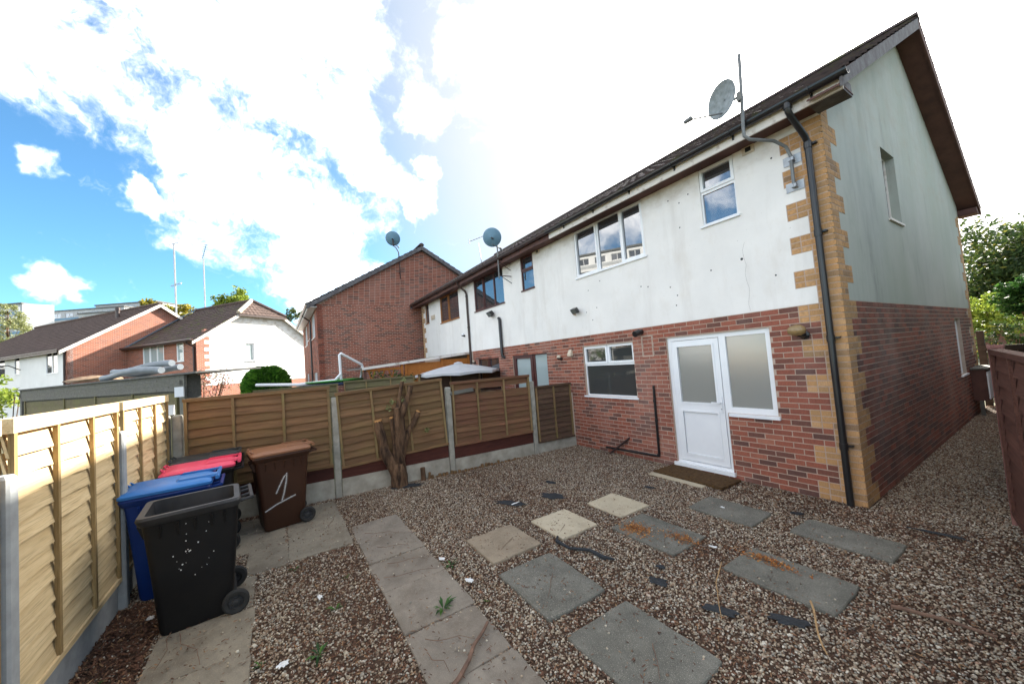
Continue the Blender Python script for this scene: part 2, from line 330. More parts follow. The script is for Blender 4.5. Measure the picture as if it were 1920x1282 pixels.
# ------------------------------------------------------------------ geometry helpers
class Fr:
    """local wall frame: u along the wall, d outwards, z up"""
    def __init__(s, o, u, n): s.o = Vector(o); s.u = Vector(u).normalized(); s.n = Vector(n).normalized()
    def P(s, u, d, z): return s.o + s.u * u + s.n * d + Vector((0, 0, z))
class MB:
    def __init__(s): s.v = []; s.f = []; s.t = []; s.tone = None
    def add(s, vs, fs, tone=0.5):
        b = len(s.v); s.v += [tuple(x) for x in vs]
        for f in fs: s.f.append([b + i for i in f]); s.t.append(tone)
    def hexa(s, p, tone=.5):                      # p: 8 points, bottom ring 0-3, top ring 4-7
        s.add(p, [(0, 3, 2, 1), (4, 5, 6, 7), (0, 1, 5, 4), (1, 2, 6, 5), (2, 3, 7, 6), (3, 0, 4, 7)], tone)
    def box(s, x0, x1, y0, y1, z0, z1, tone=.5):
        s.hexa([(x0, y0, z0), (x1, y0, z0), (x1, y1, z0), (x0, y1, z0), (x0, y0, z1), (x1, y0, z1), (x1, y1, z1), (x0, y1, z1)], tone)
    def fbox(s, fr, u0, u1, d0, d1, z0, z1, tone=.5):
        s.hexa([fr.P(u0, d0, z0), fr.P(u1, d0, z0), fr.P(u1, d1, z0), fr.P(u0, d1, z0), fr.P(u0, d0, z1), fr.P(u1, d0, z1), fr.P(u1, d1, z1), fr.P(u0, d1, z1)], tone)
    def tube(s, pts, r, n=8, caps=True, tone=.5):
        pts = [Vector(p) for p in pts]; rs = r if isinstance(r, (list, tuple)) else [r] * len(pts)
        base = len(s.v); prev = None
        for i, p in enumerate(pts):
            d = (pts[min(i + 1, len(pts) - 1)] - pts[max(i - 1, 0)]).normalized()
            a = prev if prev is not None else (Vector((0, 0, 1)) if abs(d.z) < .9 else Vector((1, 0, 0)))
            x = (a - d * a.dot(d)).normalized(); y = d.cross(x); prev = x
            for k in range(n):
                an = 2 * math.pi * k / n; s.v.append(tuple(p + x * (rs[i] * math.cos(an)) + y * (rs[i] * math.sin(an))))
        for i in range(len(pts) - 1):
            for k in range(n):
                a = base + i * n + k; b = base + i * n + (k + 1) % n; s.f.append([a, b, b + n, a + n]); s.t.append(tone)
        if caps:
            s.f.append([base + k for k in range(n)][::-1]); s.t.append(tone)
            e = base + (len(pts) - 1) * n; s.f.append([e + k for k in range(n)]); s.t.append(tone)
    def lathe(s, c, ax, prof, n=20, tone=.5):     # prof: (r, h) along the axis
        c = Vector(c); ax = Vector(ax).normalized(); a = Vector((0, 0, 1)) if abs(ax.z) < .9 else Vector((1, 0, 0))
        x = (a - ax * a.dot(ax)).normalized(); y = ax.cross(x); base = len(s.v)
        for r, h in prof:
            for k in range(n):
                an = 2 * math.pi * k / n; s.v.append(tuple(c + ax * h + x * (r * math.cos(an)) + y * (r * math.sin(an))))
        for i in range(len(prof) - 1):
            for k in range(n):
                p = base + i * n + k; q = base + i * n + (k + 1) % n; s.f.append([p, q, q + n, p + n]); s.t.append(tone)
    def poly(s, pts, tone=.5): s.add(pts, [tuple(range(len(pts)))], tone)
    def prism(s, pts, vec, tone=.5):
        n = len(pts); vec = Vector(vec); a = [Vector(p) for p in pts]; b = [p + vec for p in a]
        s.add(a + b, [tuple(range(n))[::-1], tuple(range(n, 2 * n))] + [(i, (i + 1) % n, n + (i + 1) % n, n + i) for i in range(n)], tone)
    def mesh(s, name, mat, smooth=False, fix=True):
        me = bpy.data.meshes.new(name); me.from_pydata(s.v, [], s.f)
        a = me.attributes.new('tone', 'FLOAT', 'FACE'); a.data.foreach_set('value', s.t)
        if fix:
            bm = bmesh.new(); bm.from_mesh(me); bmesh.ops.recalc_face_normals(bm, faces=bm.faces); bm.to_mesh(me); bm.free()
        if smooth:
            me.polygons.foreach_set('use_smooth', [True] * len(me.polygons))
            try: me.set_sharp_from_angle(angle=R_(40))
            except Exception: pass
        me.materials.append(mat); me.update(); return me
    def build(s, name, mat, parent=None, smooth=False, fix=True, label=None):
        return link(name, s.mesh(name, mat, smooth, fix), parent, label=label)
def world_loc(o):
    p = o; v = Vector()
    while p: v += p.location; p = p.parent
    return v
def link(name, me, parent=None, loc=None, rot=None, label=None, scale=None):
    """parts of unrotated roots hold world coordinates; rotated roots hold local ones"""
    o = bpy.data.objects.new(name, me); COL.objects.link(o); o.parent = parent
    if loc is not None: o.location = loc
    elif parent is not None and not parent.get('_local'): o.location = -world_loc(parent)
    if rot: o.rotation_euler = rot
    if scale: o.scale = scale
    if label: o['label'] = label
    return o
def tag(o, label, cat, group=None, kind=None):
    o['label'] = label
    if cat: o['category'] = cat
    if group: o['group'] = group
    if kind: o['kind'] = kind
    return o
ROOTS = []
def thing(name, label, cat, loc=(0, 0, 0), group=None, rot=None, local=False):
    o = bpy.data.objects.new(name, None); COL.objects.link(o); o.location = loc; o.empty_display_size = .2
    if rot: o.rotation_euler = rot
    if local: o['_local'] = 1
    ROOTS.append(o); return tag(o, label, cat, group)
def cells(u0, u1, z0, z1, ops):
    """rectangles that tile the area and leave the openings out"""
    us = sorted({u0, u1, *[min(max(x, u0), u1) for o in ops for x in o[:2]]}); zs = sorted({z0, z1, *[min(max(x, z0), z1) for o in ops for x in o[2:4]]})
    out = []
    for j in range(len(zs) - 1):
        run = None
        for i in range(len(us) - 1):
            a, b, c, d = us[i], us[i + 1], zs[j], zs[j + 1]; mu, mz = (a + b) / 2, (c + d) / 2
            hole = any(o[0] < mu < o[1] and o[2] < mz < o[3] for o in ops)
            if hole or b - a < 1e-6:
                if run: out.append(run); run = None
            else: run = (run[0], b, c, d) if run else (a, b, c, d)
        if run: out.append(run)
    return out

# ------------------------------------------------------------------ bricks
BR = {}
def brick_mesh(kind, k):
    if (kind, k) not in BR:
        b = MB(); b.box(0, 1, 0, .018, 0, .062, (k + .5) / 10); BR[kind, k] = b.mesh('brick', brick_m if kind == 'r' else buff_m, fix=True)
    return BR[kind, k]
def lay(u0, u1, ztop, n, ops, quoin=0, rng=random):
    """list of (ua, ub, z, kind, tone): stretcher bond with a toothed buff quoin at u0"""
    out = []
    def tone(k):
        x = rng.random()
        if k == 'r': return .05 + .2 * rng.random() if x < .2 else min(.99, max(0, rng.gauss(.58, .17)))
        return .1 + .2 * rng.random() if x < .12 else min(.99, max(0, rng.gauss(.62, .18)))
    for i in range(n):
        z1 = ztop - i * .075 - .005; z0 = z1 - .065; seq = []; q = 0
        if quoin:
            q = .45 if (i // 3) % 2 == (0 if quoin == 1 else 1) else .225
            st = ([.225, .1125, .1125] if i % 2 == 0 else [.1125, .225, .1125]) if q == .45 else ([.225] if i % 2 == 0 else [.1125, .1125])
            a = u0
            for l in st: seq.append((a, a + l - .013, 'b')); a += l
        a = u0 + q; first = True
        if quoin != 2:
            while a < u1 - .02:
                l = .1125 if (first and i % 2) else .225
                first = False; seq.append((a, min(a + l - .013, u1), 'r')); a += l
        for a, b, k in seq:
            parts = [(a, b)]
            for o in ops:
                if o[2] < (z0 + z1) / 2 < o[3]:
                    np_ = []
                    for x, y in parts:
                        if y <= o[0] or x >= o[1]: np_.append((x, y)); continue
                        if x < o[0] - .02: np_.append((x, o[0] - .006))
                        if y > o[1] + .02: np_.append((o[1] + .006, y))
                    parts = np_
            for x, y in parts:
                if y - x > .02: out.append((x, y, z0, k, tone(k)))
    return out
def place_bricks(root, items, limit=300):
    """items: (frame, ua, ub, z, kind, tone). The bricks that show largest become objects, the rest one mesh"""
    def size(it):
        fr, a, b, z, k, t = it
        p = proj(fr.P(a, .02, z)); q = proj(fr.P(b, .02, z + .065))
        if not p or not q: return 0
        c = ((p[0] + q[0]) / 2, (p[1] + q[1]) / 2)
        if not (-5 < c[0] < 1925 and -5 < c[1] < 1287): return 0
        return abs(p[0] - q[0]) * 14 + abs(p[0] - q[0]) * abs(p[1] - q[1])
    items = sorted(items, key=size, reverse=True)
    base = world_loc(root)
    for fr, a, b, z, k, t in items[:limit]:
        if size((fr, a, b, z, k, t)) <= 0: continue
        flip = fr.u.cross(fr.n).z < 0; lx = -fr.u if flip else fr.u
        p = fr.P(b if flip else a, 0, z)
        link('brick', brick_mesh(k, min(9, int(t * 10))), root, p - base, (0, 0, math.atan2(lx.y, lx.x)), scale=(b - a, 1 + random.uniform(-.08, .1), 1))
    for kind, m in (('r', brick_m), ('b', buff_m)):
        mb = MB()
        for fr, a, b, z, k, t in items[limit:]:
            if k == kind: mb.fbox(fr, a, b, 0, .018, z, z + .062, t)
        if mb.f: o = mb.build('brickwork', m, root, fix=False); o['kind'] = 'stuff'

# ------------------------------------------------------------------ windows and doors
def window(root, fr, u0, u1, z0, z1, lights, fmat, gmat, rec=.05, sill=None, label=None, fw=.055, smat=None, panes=None):
    """lights: (u0,u1,z0,z1,sash). Frame, sashes, panes and sill, set back by rec"""
    W = bpy.data.objects.new('window', None); COL.objects.link(W); W.parent = root; W.location = fr.P((u0 + u1) / 2, 0, z0) - world_loc(root)
    if label: W['label'] = label
    holes = []; mb = MB()
    for l in lights:
        g = fw * (.95 if l[4] else .45); holes.append((l[0] + g, l[1] - g, l[2] + g, l[3] - g))
    for c in cells(u0, u1, z0, z1, holes): mb.fbox(fr, c[0], c[1], -rec - .06, -rec, c[2], c[3])
    for l, h in zip(lights, holes):
        if l[4]:
            for c in cells(l[0] + .008, l[1] - .008, l[2] + .008, l[3] - .008, [h]): mb.fbox(fr, c[0], c[1], -rec, -rec + .018, c[2], c[3])
    mb.build('frame', fmat, W)
    for i, h in enumerate(holes):
        pb = MB(); pb.fbox(fr, h[0] - .004, h[1] + .004, -rec - .04, -rec - .022, h[2] - .004, h[3] + .004)
        pb.build('pane', (panes[i] if panes else gmat), W)
    if sill:
        sb = MB(); sb.fbox(fr, u0 - sill, u1 + sill, -rec - .05, .045, z0 - .035, z0 - .002); sb.build('sill', smat or fmat, W)
    return W

# ------------------------------------------------------------------ roofs
def tiles(mb, fr, u0, u1, ulo_hi, s_len, z0, pitch, course=.32, step=.10, d0=0.0, amp=.022, thick=.03):
    """fr.n points DOWN the slope horizontally; the surface climbs from (d0,z0) against n. ulo_hi(s)->(ua,ub) clips"""
    n = int(math.ceil(s_len / course)); cp, sp = math.cos(pitch), math.sin(pitch)
    for i in range(n):
        sa = i * course; sb = min(s_len, (i + 1) * course + .03)
        ua, ub = ulo_hi(sa) if ulo_hi else (u0, u1)
        ua2, ub2 = ulo_hi(min(s_len, sb)) if ulo_hi else (u0, u1)
        k = max(2, int((ub - ua) / step)); jit = [random.uniform(-.004, .004) for _ in range(k + 1)]
        lo = []; hi = []; un = []
        for j in range(k + 1):
            t = j / k; u = ua + (ub - ua) * t; u2 = ua2 + (ub2 - ua2) * t
            w = amp * (1 if j % 2 else 0) + jit[j]
            def pt(u, s, h): return fr.P(u, d0 - s * cp - h * (-sp), z0 + s * sp + h * cp)
            lo.append(pt(u, sa, thick + w)); un.append(pt(u, sa, -.01)); hi.append(pt(u2, sb, w))
        b = len(mb.v); mb.v += [tuple(p) for p in lo + hi + un]; q = k + 1; tnv = random.random()
        for j in range(k):
            mb.f.append([b + j, b + j + 1, b + q + j + 1, b + q + j]); mb.t.append(tnv)
            mb.f.append([b + 2 * q + j, b + 2 * q + j + 1, b + j + 1, b + j]); mb.t.append(tnv)

# ================================================================== SETTING
ROOT0 = Vector((0, 0, 0))
mb = MB(); S = 900
mb.poly([(-S, -S, -.06), (S, -S, -.06), (S, S, -.06), (-S, S, -.06)]); g = mb.build('ground', ground_m); g['kind'] = 'structure'; g['label'] = 'earth and rough grass around the houses'

# slabs: x0,x1,y0,y1
STEP = [('tan', -2.48, -1.83, -4.04, -3.42, 'tan square stepping slab nearest the concrete path'),
        ('pale', -2.37, -1.755, -3.19, -2.64, 'pale cream stepping slab in the middle of the row towards the house'),
        ('pale', -2.32, -1.70, -2.29, -1.76, 'pale sandy stepping slab nearest the doormat'),
        ('grey', -1.63, -.83, -4.10, -3.48, 'mottled grey slab with loose pebbles beside the tan square slab'),
        ('grey', -.63, .17, -4.10, -3.47, 'large clean grey slab cut by the bottom edge of the photo'),
        ('grey', -1.60, -.79, -2.60, -2.02, 'grey slab with heaps of orange sawdust beside the pale slabs'),
        ('grey', -1.35, -.59, -1.46, -.95, 'dark grey slab lying just in front of the doormat'),
        ('grey', -.385, .43, -2.45, -1.91, 'grey slab dusted with orange sawdust at its far end'),
        ('grey', -.30, .50, -1.30, -.84, 'long grey slab near the corner of the brick wall')]
PATH = [(-3.88, -3.285), (-3.28, -2.70), (-2.69, -2.08), (-2.07, -1.41), (-1.40, -.80), (-.79, -.19), (-.18, .44)]
PADS = [(-5.20, -4.62, -5.76, -5.09), (-4.61, -3.99, -5.76, -5.09), (-3.98, -3.37, -5.76, -5.10), (-4.61, -3.98, -6.40, -5.77), (-3.97, -3.34, -6.17, -5.77),
        (-5.20, -4.62, -6.40, -5.77), (-3.32, -2.68, -6.70, -6.07), (-2.67, -2.03, -6.70, -6.05), (-2.02, -1.39, -6.69, -6.04), (-1.38, -.76, -6.68, -6.03)]
holes = [s[1:5] for s in STEP] + [(a, b, -5.06, -4.45) for a, b in PATH] + PADS + [(-2.5, -1.34, -.6, -.1)]
holes3 = [(-3.45, -1.0, -7.14, -6.73)]
holes2 = holes3 + [(h[0] + .022, h[1] - .022, h[2] + .022, h[3] - .022) for h in holes]
yard = [(-5.55, 2.6, -7.15, -.03), (.03, 1.25, -.03, 9.3)]
gb = MB()
for c in cells(*yard[0], holes2): gb.poly([(c[0], c[2], 0), (c[1], c[2], 0), (c[1], c[3], 0), (c[0], c[3], 0)])
for c in cells(*yard[1], []): gb.poly([(c[0], c[2], 0), (c[1], c[2], 0), (c[1], c[3], 0), (c[0], c[3], 0)])
under = MB()
under.poly([(-5.55, -7.15, -.004), (2.6, -7.15, -.004), (2.6, 0.02, -.004), (-5.55, 0.02, -.004)]); under.poly([(-.02, .02, -.004), (1.25, .02, -.004), (1.25, 9.4, -.004), (-.02, 9.4, -.004)])
o = under.build('yard_soil', soil_m); o['kind'] = 'structure'; o['label'] = 'dark soil and leaf litter under the gravel'
gravel = gb.build('gravel', soil_m); tag(gravel, 'loose multicoloured pebble gravel covering the yard and alley', 'gravel', kind='stuff')

# pebbles through geometry nodes
peb = bpy.data.collections.new('pebble_sources'); lit = bpy.data.collections.new('litter_sources')
def peb_mat():
    m, t, b = newmat('pebble'); oi = tn(t, 'ShaderNodeObjectInfo')
    col = ramp(t, oi.outputs['Random'], [(0, (.095, .060, .040)), (.2, (.20, .138, .092)), (.38, (.31, .235, .165)), (.54, (.39, .315, .22)), (.68, (.22, .205, .175)), (.82, (.44, .375, .28)), (.95, (.58, .53, .44)), (1, (.31, .15, .08))])
    t.links.new(col, b.inputs['Base Color']); b.inputs['Roughness'].default_value = .7; b.inputs['Specular IOR Level'].default_value = .3; return m
def lit_mat():
    m, t, b = newmat('leaf_litter'); oi = tn(t, 'ShaderNodeObjectInfo')
    t.links.new(ramp(t, oi.outputs['Random'], [(0, (.050, .022, .013)), (.5, (.115, .052, .029)), (.85, (.18, .085, .045)), (1, (.28, .165, .08))]), b.inputs['Base Color']); b.inputs['Roughness'].default_value = .9; return m
pm, lm = peb_mat(), lit_mat()
for k in range(7):
    bm = bmesh.new(); bmesh.ops.create_icosphere(bm, subdivisions=1, radius=1)
    sx, sy, sz = random.uniform(.8, 1.25), random.uniform(.7, 1), random.uniform(.45, .7)
    for v in bm.verts: v.co = Vector((v.co.x * sx, v.co.y * sy, v.co.z * sz)) * random.uniform(.86, 1.1)
    me = bpy.data.meshes.new('pebble'); bm.to_mesh(me); bm.free(); me.polygons.foreach_set('use_smooth', [True] * len(me.polygons)); me.materials.append(pm)
    peb.objects.link(bpy.data.objects.new('pebble', me))
for k in range(4):
    b = MB(); n = 5; a = [(math.cos(i / n * 6.28) * random.uniform(.6, 1) * 2.2, math.sin(i / n * 6.28) * random.uniform(.3, .6), random.uniform(-.15, .25)) for i in range(n)]
    b.poly(a); lit.objects.link(bpy.data.objects.new('flake', b.mesh('flake', lm, fix=False)))
def scatter(obj, specs):
    ng = bpy.data.node_groups.new('scatter', 'GeometryNodeTree')
    ng.interface.new_socket('Geometry', in_out='INPUT', socket_type='NodeSocketGeometry'); ng.interface.new_socket('Geometry', in_out='OUTPUT', socket_type='NodeSocketGeometry')
    gi = ng.nodes.new('NodeGroupInput'); go = ng.nodes.new('NodeGroupOutput'); j = ng.nodes.new('GeometryNodeJoinGeometry'); ng.links.new(gi.outputs[0], j.inputs[0])
    for col, dens, s0, s1, tilt, nscale, lo, hi, lift, seed in specs:
        d = ng.nodes.new('GeometryNodeDistributePointsOnFaces'); d.inputs['Seed'].default_value = seed; ng.links.new(gi.outputs[0], d.inputs[0])
        pos = ng.nodes.new('GeometryNodeInputPosition'); nz = ng.nodes.new('ShaderNodeTexNoise'); nz.inputs['Scale'].default_value = nscale; nz.inputs['Detail'].default_value = 4; ng.links.new(pos.outputs[0], nz.inputs['Vector'])
        mr = ng.nodes.new('ShaderNodeMapRange'); ng.links.new(nz.outputs['Fac'], mr.inputs[0])
        for i, x in enumerate((.38, .62, lo * dens, hi * dens)): mr.inputs[i + 1].default_value = x
        ng.links.new(mr.outputs[0], d.inputs['Density'])
        ci = ng.nodes.new('GeometryNodeCollectionInfo'); ci.inputs['Collection'].default_value = col; ci.inputs['Separate Children'].default_value = True; ci.inputs['Reset Children'].default_value = True
        ip = ng.nodes.new('GeometryNodeInstanceOnPoints'); ng.links.new(d.outputs['Points'], ip.inputs['Points']); ng.links.new(ci.outputs[0], ip.inputs['Instance']); ip.inputs['Pick Instance'].default_value = True
        rr = ng.nodes.new('FunctionNodeRandomValue'); rr.data_type = 'FLOAT_VECTOR'; rr.inputs[0].default_value = (-tilt, -tilt, 0); rr.inputs[1].default_value = (tilt, tilt, 6.283); rr.inputs['Seed'].default_value = seed + 5
        rs = ng.nodes.new('FunctionNodeRandomValue'); rs.inputs[2].default_value = s0; rs.inputs[3].default_value = s1; rs.inputs['Seed'].default_value = seed + 9
        e2r = ng.nodes.new('FunctionNodeEulerToRotation'); ng.links.new(rr.outputs[0], e2r.inputs[0]); ng.links.new(e2r.outputs[0], ip.inputs['Rotation']); ng.links.new(rs.outputs[1], ip.inputs['Scale'])
        tr = ng.nodes.new('GeometryNodeTranslateInstances'); ng.links.new(ip.outputs[0], tr.inputs[0])
        rl = ng.nodes.new('FunctionNodeRandomValue'); rl.data_type = 'FLOAT_VECTOR'; rl.inputs[0].default_value = (0, 0, 0); rl.inputs[1].default_value = (0, 0, lift); rl.inputs['Seed'].default_value = seed + 13
        ng.links.new(rl.outputs[0], tr.inputs['Translation']); tr.inputs['Local Space'].default_value = False
        ng.links.new(tr.outputs[0], j.inputs[0])
    ng.links.new(j.outputs[0], go.inputs[0]); md = obj.modifiers.new('scatter', 'NODES'); md.node_group = ng
def scatter_only(obj, specs):
    scatter(obj, specs); ng = obj.modifiers[0].node_group
    j = [n for n in ng.nodes if n.type == 'JOIN_GEOMETRY'][0]
    for l in list(ng.links):
        if l.to_node == j and l.from_node.type == 'GROUP_INPUT': ng.links.remove(l)
scatter(gravel, [(peb, 4800, .0052, .0122, .5, .9, .34, 1.0, .010, 3), (lit, 3000, .006, .013, .5, .9, 1.0, .12, .018, 11), (peb, 60, .015, .024, .5, 1.5, .4, 1, .006, 21)])

def slab(name, x0, x1, y0, y1, m, top=.022, parent=None, label=None, chip=True, seed=0):
    """slab with softened arrises and slightly irregular corners, local to its centre"""
    rg = random.Random(seed); cx, cy = (x0 + x1) / 2, (y0 + y1) / 2
    bm = bmesh.new(); hx, hy = (x1 - x0) / 2, (y1 - y0) / 2
    ring = []
    for (sx, sy) in ((-1, -1), (1, -1), (1, 1), (-1, 1)): ring.append((sx * hx + rg.uniform(-.008, .008), sy * hy + rg.uniform(-.008, .008)))
    pts = []
    for i in range(4):
        a, b = Vector(ring[i]), Vector(ring[(i + 1) % 4]); n = 7
        for k in range(n):
            p = a.lerp(b, k / n); q = 0 if k == 0 else rg.uniform(-.004, .004)
            if k == 0: p = p * (1 - rg.uniform(.004, .03))
            pts.append(p + Vector((q, q)))
    lo = [bm.verts.new((p.x, p.y, -.03)) for p in pts]; mi = [bm.verts.new((p.x, p.y, top - .008)) for p in pts]; hi = [bm.verts.new((p.x * .985, p.y * .985, top)) for p in pts]
    for A, B in ((lo, mi), (mi, hi)):
        for i in range(len(pts)): bm.faces.new((A[i], A[(i + 1) % len(pts)], B[(i + 1) % len(pts)], B[i]))
    bm.faces.new(hi)
    me = bpy.data.meshes.new(name); bm.to_mesh(me); bm.free(); me.materials.append(m)
    base = world_loc(parent) if parent else Vector()
    return link(name, me, parent, Vector((cx, cy, 0)) - base, (rg.uniform(-.006, .006), rg.uniform(-.006, .006), rg.uniform(-.02, .02)), label)
for i, (k, a, b, c, d, lab) in enumerate(STEP):
    o = slab('stepping_slab', a, b, c, d, {'tan': slab_tan, 'pale': slab_pale, 'grey': slab_grey}[k], .028, seed=i); tag(o, lab, 'paving slab', 'stepping slabs laid in the gravel')
path = bpy.data.objects.new('path', None); COL.objects.link(path); path['kind'] = 'structure'; path['label'] = 'straight path of worn buff concrete slabs'
for i, (a, b) in enumerate(PATH): slab('paving_slab', a, b, -5.06, -4.45, slab_path, .014 + .005 * (i % 2), path, seed=40 + i)
pad = bpy.data.objects.new('bin_pavement', None); COL.objects.link(pad); pad['kind'] = 'structure'; pad['label'] = 'paving of concrete slabs under the wheelie bins'
for i, r in enumerate(PADS): slab('paving_slab', *r, slab_bin, .012 + .004 * (i % 3), pad, seed=60 + i)

lb = MB()
for s_ in STEP: lb.poly([(s_[1], s_[3], .030), (s_[2], s_[3], .030), (s_[2], s_[4], .030), (s_[1], s_[4], .030)])
for a, b in PATH: lb.poly([(a, -5.06, .03), (b, -5.06, .03), (b, -4.45, .03), (a, -4.45, .03)])
for r in PADS: lb.poly([(r[0], r[2], .03), (r[1], r[2], .03), (r[1], r[3], .03), (r[0], r[3], .03)])
lo_ = lb.build('loose_pebbles', soil_m); tag(lo_, 'loose pebbles, bark crumbs and needles strewn over the slabs', 'pebbles', kind='stuff')
scatter_only(lo_, [(peb, 30, .006, .013, .5, 2.0, .2, 1.6, .003, 31), (lit, 200, .004, .011, .3, 2.6, .0, 1.6, .004, 37)])

ll = MB(); ll.poly([(-3.45, -7.13, .0), (-1.0, -7.13, .0), (-1.0, -6.72, .0), (-3.45, -6.72, .0)]); lo_ = ll.build('leaf_litter', soil_m); tag(lo_, 'dark leaf litter and soil strip under the new pine fence', 'leaf litter', kind='stuff')
scatter(lo_, [(lit, 5200, .006, .016, .7, 3.0, .6, 1.0, .025, 41), (peb, 700, .005, .012, .5, 2.0, .2, 1.6, .01, 47)])

# ================================================================== OUR TERRACE (three houses, rear wall on the plane y = 0)
ZB, EZ, DEP, RID, RZ = 2.475, 4.85, 8.87, 4.43, 7.80
PITCH = math.atan2(RZ - 4.98, RID + .42)
def roofz(y): return 4.98 + (min(y, 2 * RID - y) + .42) * math.tan(PITCH)
GF = Fr((0, 0, 0), (0, 1, 0), (1, 0, 0))      # end gable, outward +x

def terrace(root, xa, xb, ops_lo, ops_hi, tile_mat_):
    """walls, render and roof of one house between x = xa (right) and xb (left)"""
    f = Fr((xa, 0, 0), (-1, 0, 0), (0, -1, 0)); Lh = xa - xb
    ops = ops_lo + ops_hi
    c = MB()
    for r in cells(0, Lh, -.1, ZB, ops_lo): c.fbox(f, r[0], r[1], -.22, .0135, r[2], r[3])
    c.build('wall', mortar_m, root)
    c = MB()
    for r in cells(0, Lh, ZB + .002, EZ + .25, ops_hi): c.fbox(f, r[0], r[1], -.22, .014, r[2], r[3])
    c.build('render', render_m, root)
    c = MB(); c.box(xb + .01, xa - .24, .23, DEP - .24, -.1, EZ); c.build('inner_wall', soffit_m, root)
    c = MB(); c.box(xb, xa - .24, DEP - .22, DEP, -.1, EZ + .1); c.build('far_wall', mortar_m, root)
    return f
def roof_on(root, xa, xb, tm, gut, gx0, gx1, fascia_mat, bracket=True):
    """xa..xb include the verge overhangs"""
    r = MB()
    f = Fr((xa, 0, 0), (-1, 0, 0), (0, -1, 0)); f2 = Fr((xa, DEP, 0), (-1, 0, 0), (0, 1, 0)); sl = (RID + .42) / math.cos(PITCH)
    tiles(r, f, 0, xa - xb, None, sl, 4.98, PITCH, d0=.42); tiles(r, f2, 0, xa - xb, None, sl, 4.98, PITCH, d0=.42, step=.3)
    R = bpy.data.objects.new('roof', None); COL.objects.link(R); R.parent = root; R.location = Vector(((xa + xb) / 2, RID, RZ)) - world_loc(root)
    o = r.build('roof_tiles', tm, R, fix=False); o['kind'] = 'stuff'
    k = MB()
    for t in range(int((xa - xb) / .45) + 1):
        x0 = xa - t * .45; x1 = max(xb, x0 - .44)
        if x0 - x1 > .05: k.prism([(x0, RID - .13, RZ + .0), (x0, RID - .08, RZ + .075), (x0, RID, RZ + .1), (x0, RID + .08, RZ + .075), (x0, RID + .13, RZ + .0)], (x1 - x0, 0, 0))
    k.build('ridge_tiles', tm, R)
    u = MB()                                         # boarding under the tiles
    for s in (0, 1):
        ya, yb = (-.40, RID) if s == 0 else (2 * RID + .40, RID)
        u.prism([(xa - .01, ya, 4.985), (xa - .01, yb, RZ), (xa - .01, yb, RZ - .05), (xa - .01, ya, 4.93)], (-(xa - xb) + .02, 0, 0))
    u.build('roof_boarding', soffit_m, R)
    fa = MB(); fa.box(xb, xa - .03, -.345, -.32, EZ - .045, EZ + .125); fa.build('fascia', fascia_mat, R)
    so_ = MB(); so_.box(xb, xa - .03, -.318, .0, EZ - .012, EZ + .004); so_.build('soffit', soffit_m, R)
    so_ = MB(); so_.box(xb, xa - .03, 2 * RID, 2 * RID + .32, EZ - .012, EZ + .004); so_.build('soffit', soffit_m, R)
    G = MB(); ga, gb_ = gx0, gx1                      # half-round gutter
    ring = [(-.41 + .058 * math.cos(a), 4.965 + .058 * math.sin(a)) for a in [math.pi + math.pi * k / 8 for k in range(9)]]
    inner = [(-.41 + .05 * math.cos(a), 4.968 + .05 * math.sin(a)) for a in [2 * math.pi - math.pi * k / 8 for k in range(9)]]
    G.prism([(ga, y, z) for y, z in ring + inner], (gb_ - ga, 0, 0)); G.build('gutter', gut, R, smooth=False)
    if bracket:
        x = ga - .35
        while x > gb_:
            b = MB(); b.tube([(x, -.41 + .066 * math.cos(a), 4.965 + .066 * math.sin(a)) for a in [math.pi * 1.0 + math.pi * k / 6 for k in range(7)]], .008, 5); b.box(x - .012, x + .012, -.36, -.345, 4.86, 4.97)
            b.build('gutter_bracket', gut, R); x -= .9
    return R
# openings as distance from the right-hand party line of each house
# ---- end house (ours)
house = thing('end_terrace_house', 'near end house of the terrace with white render over red brick and buff quoins', 'house', (-2.5, 4.4, 0), 'houses of the rendered terrace')
KIT = (3.16, 4.54, 1.16, 2.23); DOR = (1.49, 2.43, .07, 2.235); SID = (.81, 1.49, 1.0, 2.235); BIGW = (2.68, 4.53, 3.79, EZ + .02); SMW = (1.04, 1.57, 3.94, EZ + .02)
f1 = terrace(house, 0, -5, [KIT, DOR, SID], [BIGW, SMW], tile_m)
# gable wall
GW1 = (2.50, 3.28, 3.85, 5.03); GW2 = (6.6, 7.25, 1.0, 2.235)
c = MB()
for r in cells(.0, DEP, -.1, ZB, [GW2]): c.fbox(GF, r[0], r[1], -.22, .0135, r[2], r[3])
c.build('gable_wall', M('dirty_mortar', (.50, .41, .34), (.36, .29, .24), .95, 9), house)  # greyer mortar for the gable joints
c = MB()
for r in cells(0, DEP, ZB + .002, 4.98, [GW1]): c.fbox(GF, r[0], r[1], -.22, .014, r[2], r[3])
ys = [0, GW1[0], GW1[1], RID, DEP]
for a, b in zip(ys, ys[1:]):
    zb = 5.03 if a == GW1[0] else 4.98
    if zb == 5.03: pass
    za, zc = roofz(a) - .07, roofz(b) - .07
    c.hexa([GF.P(a, -.22, zb), GF.P(b, -.22, zb), GF.P(b, .014, zb), GF.P(a, .014, zb), GF.P(a, -.22, za), GF.P(b, -.22, zc), GF.P(b, .014, zc), GF.P(a, .014, za)])
c.build('gable_render', gable_m, house, label='gable wall of grey green algae-stained render')
its = [(f1, *x) for x in lay(0, 5, ZB, 34, [KIT, DOR, SID], 1)]
its += [(GF, a, b, z, k, max(0, t * .62 - (.12 if k == 'r' else 0))) for a, b, z, k, t in lay(0, DEP, ZB, 34, [GW2], 1)]  # gable tones lowered: alley shade and some grime put into the brick colour
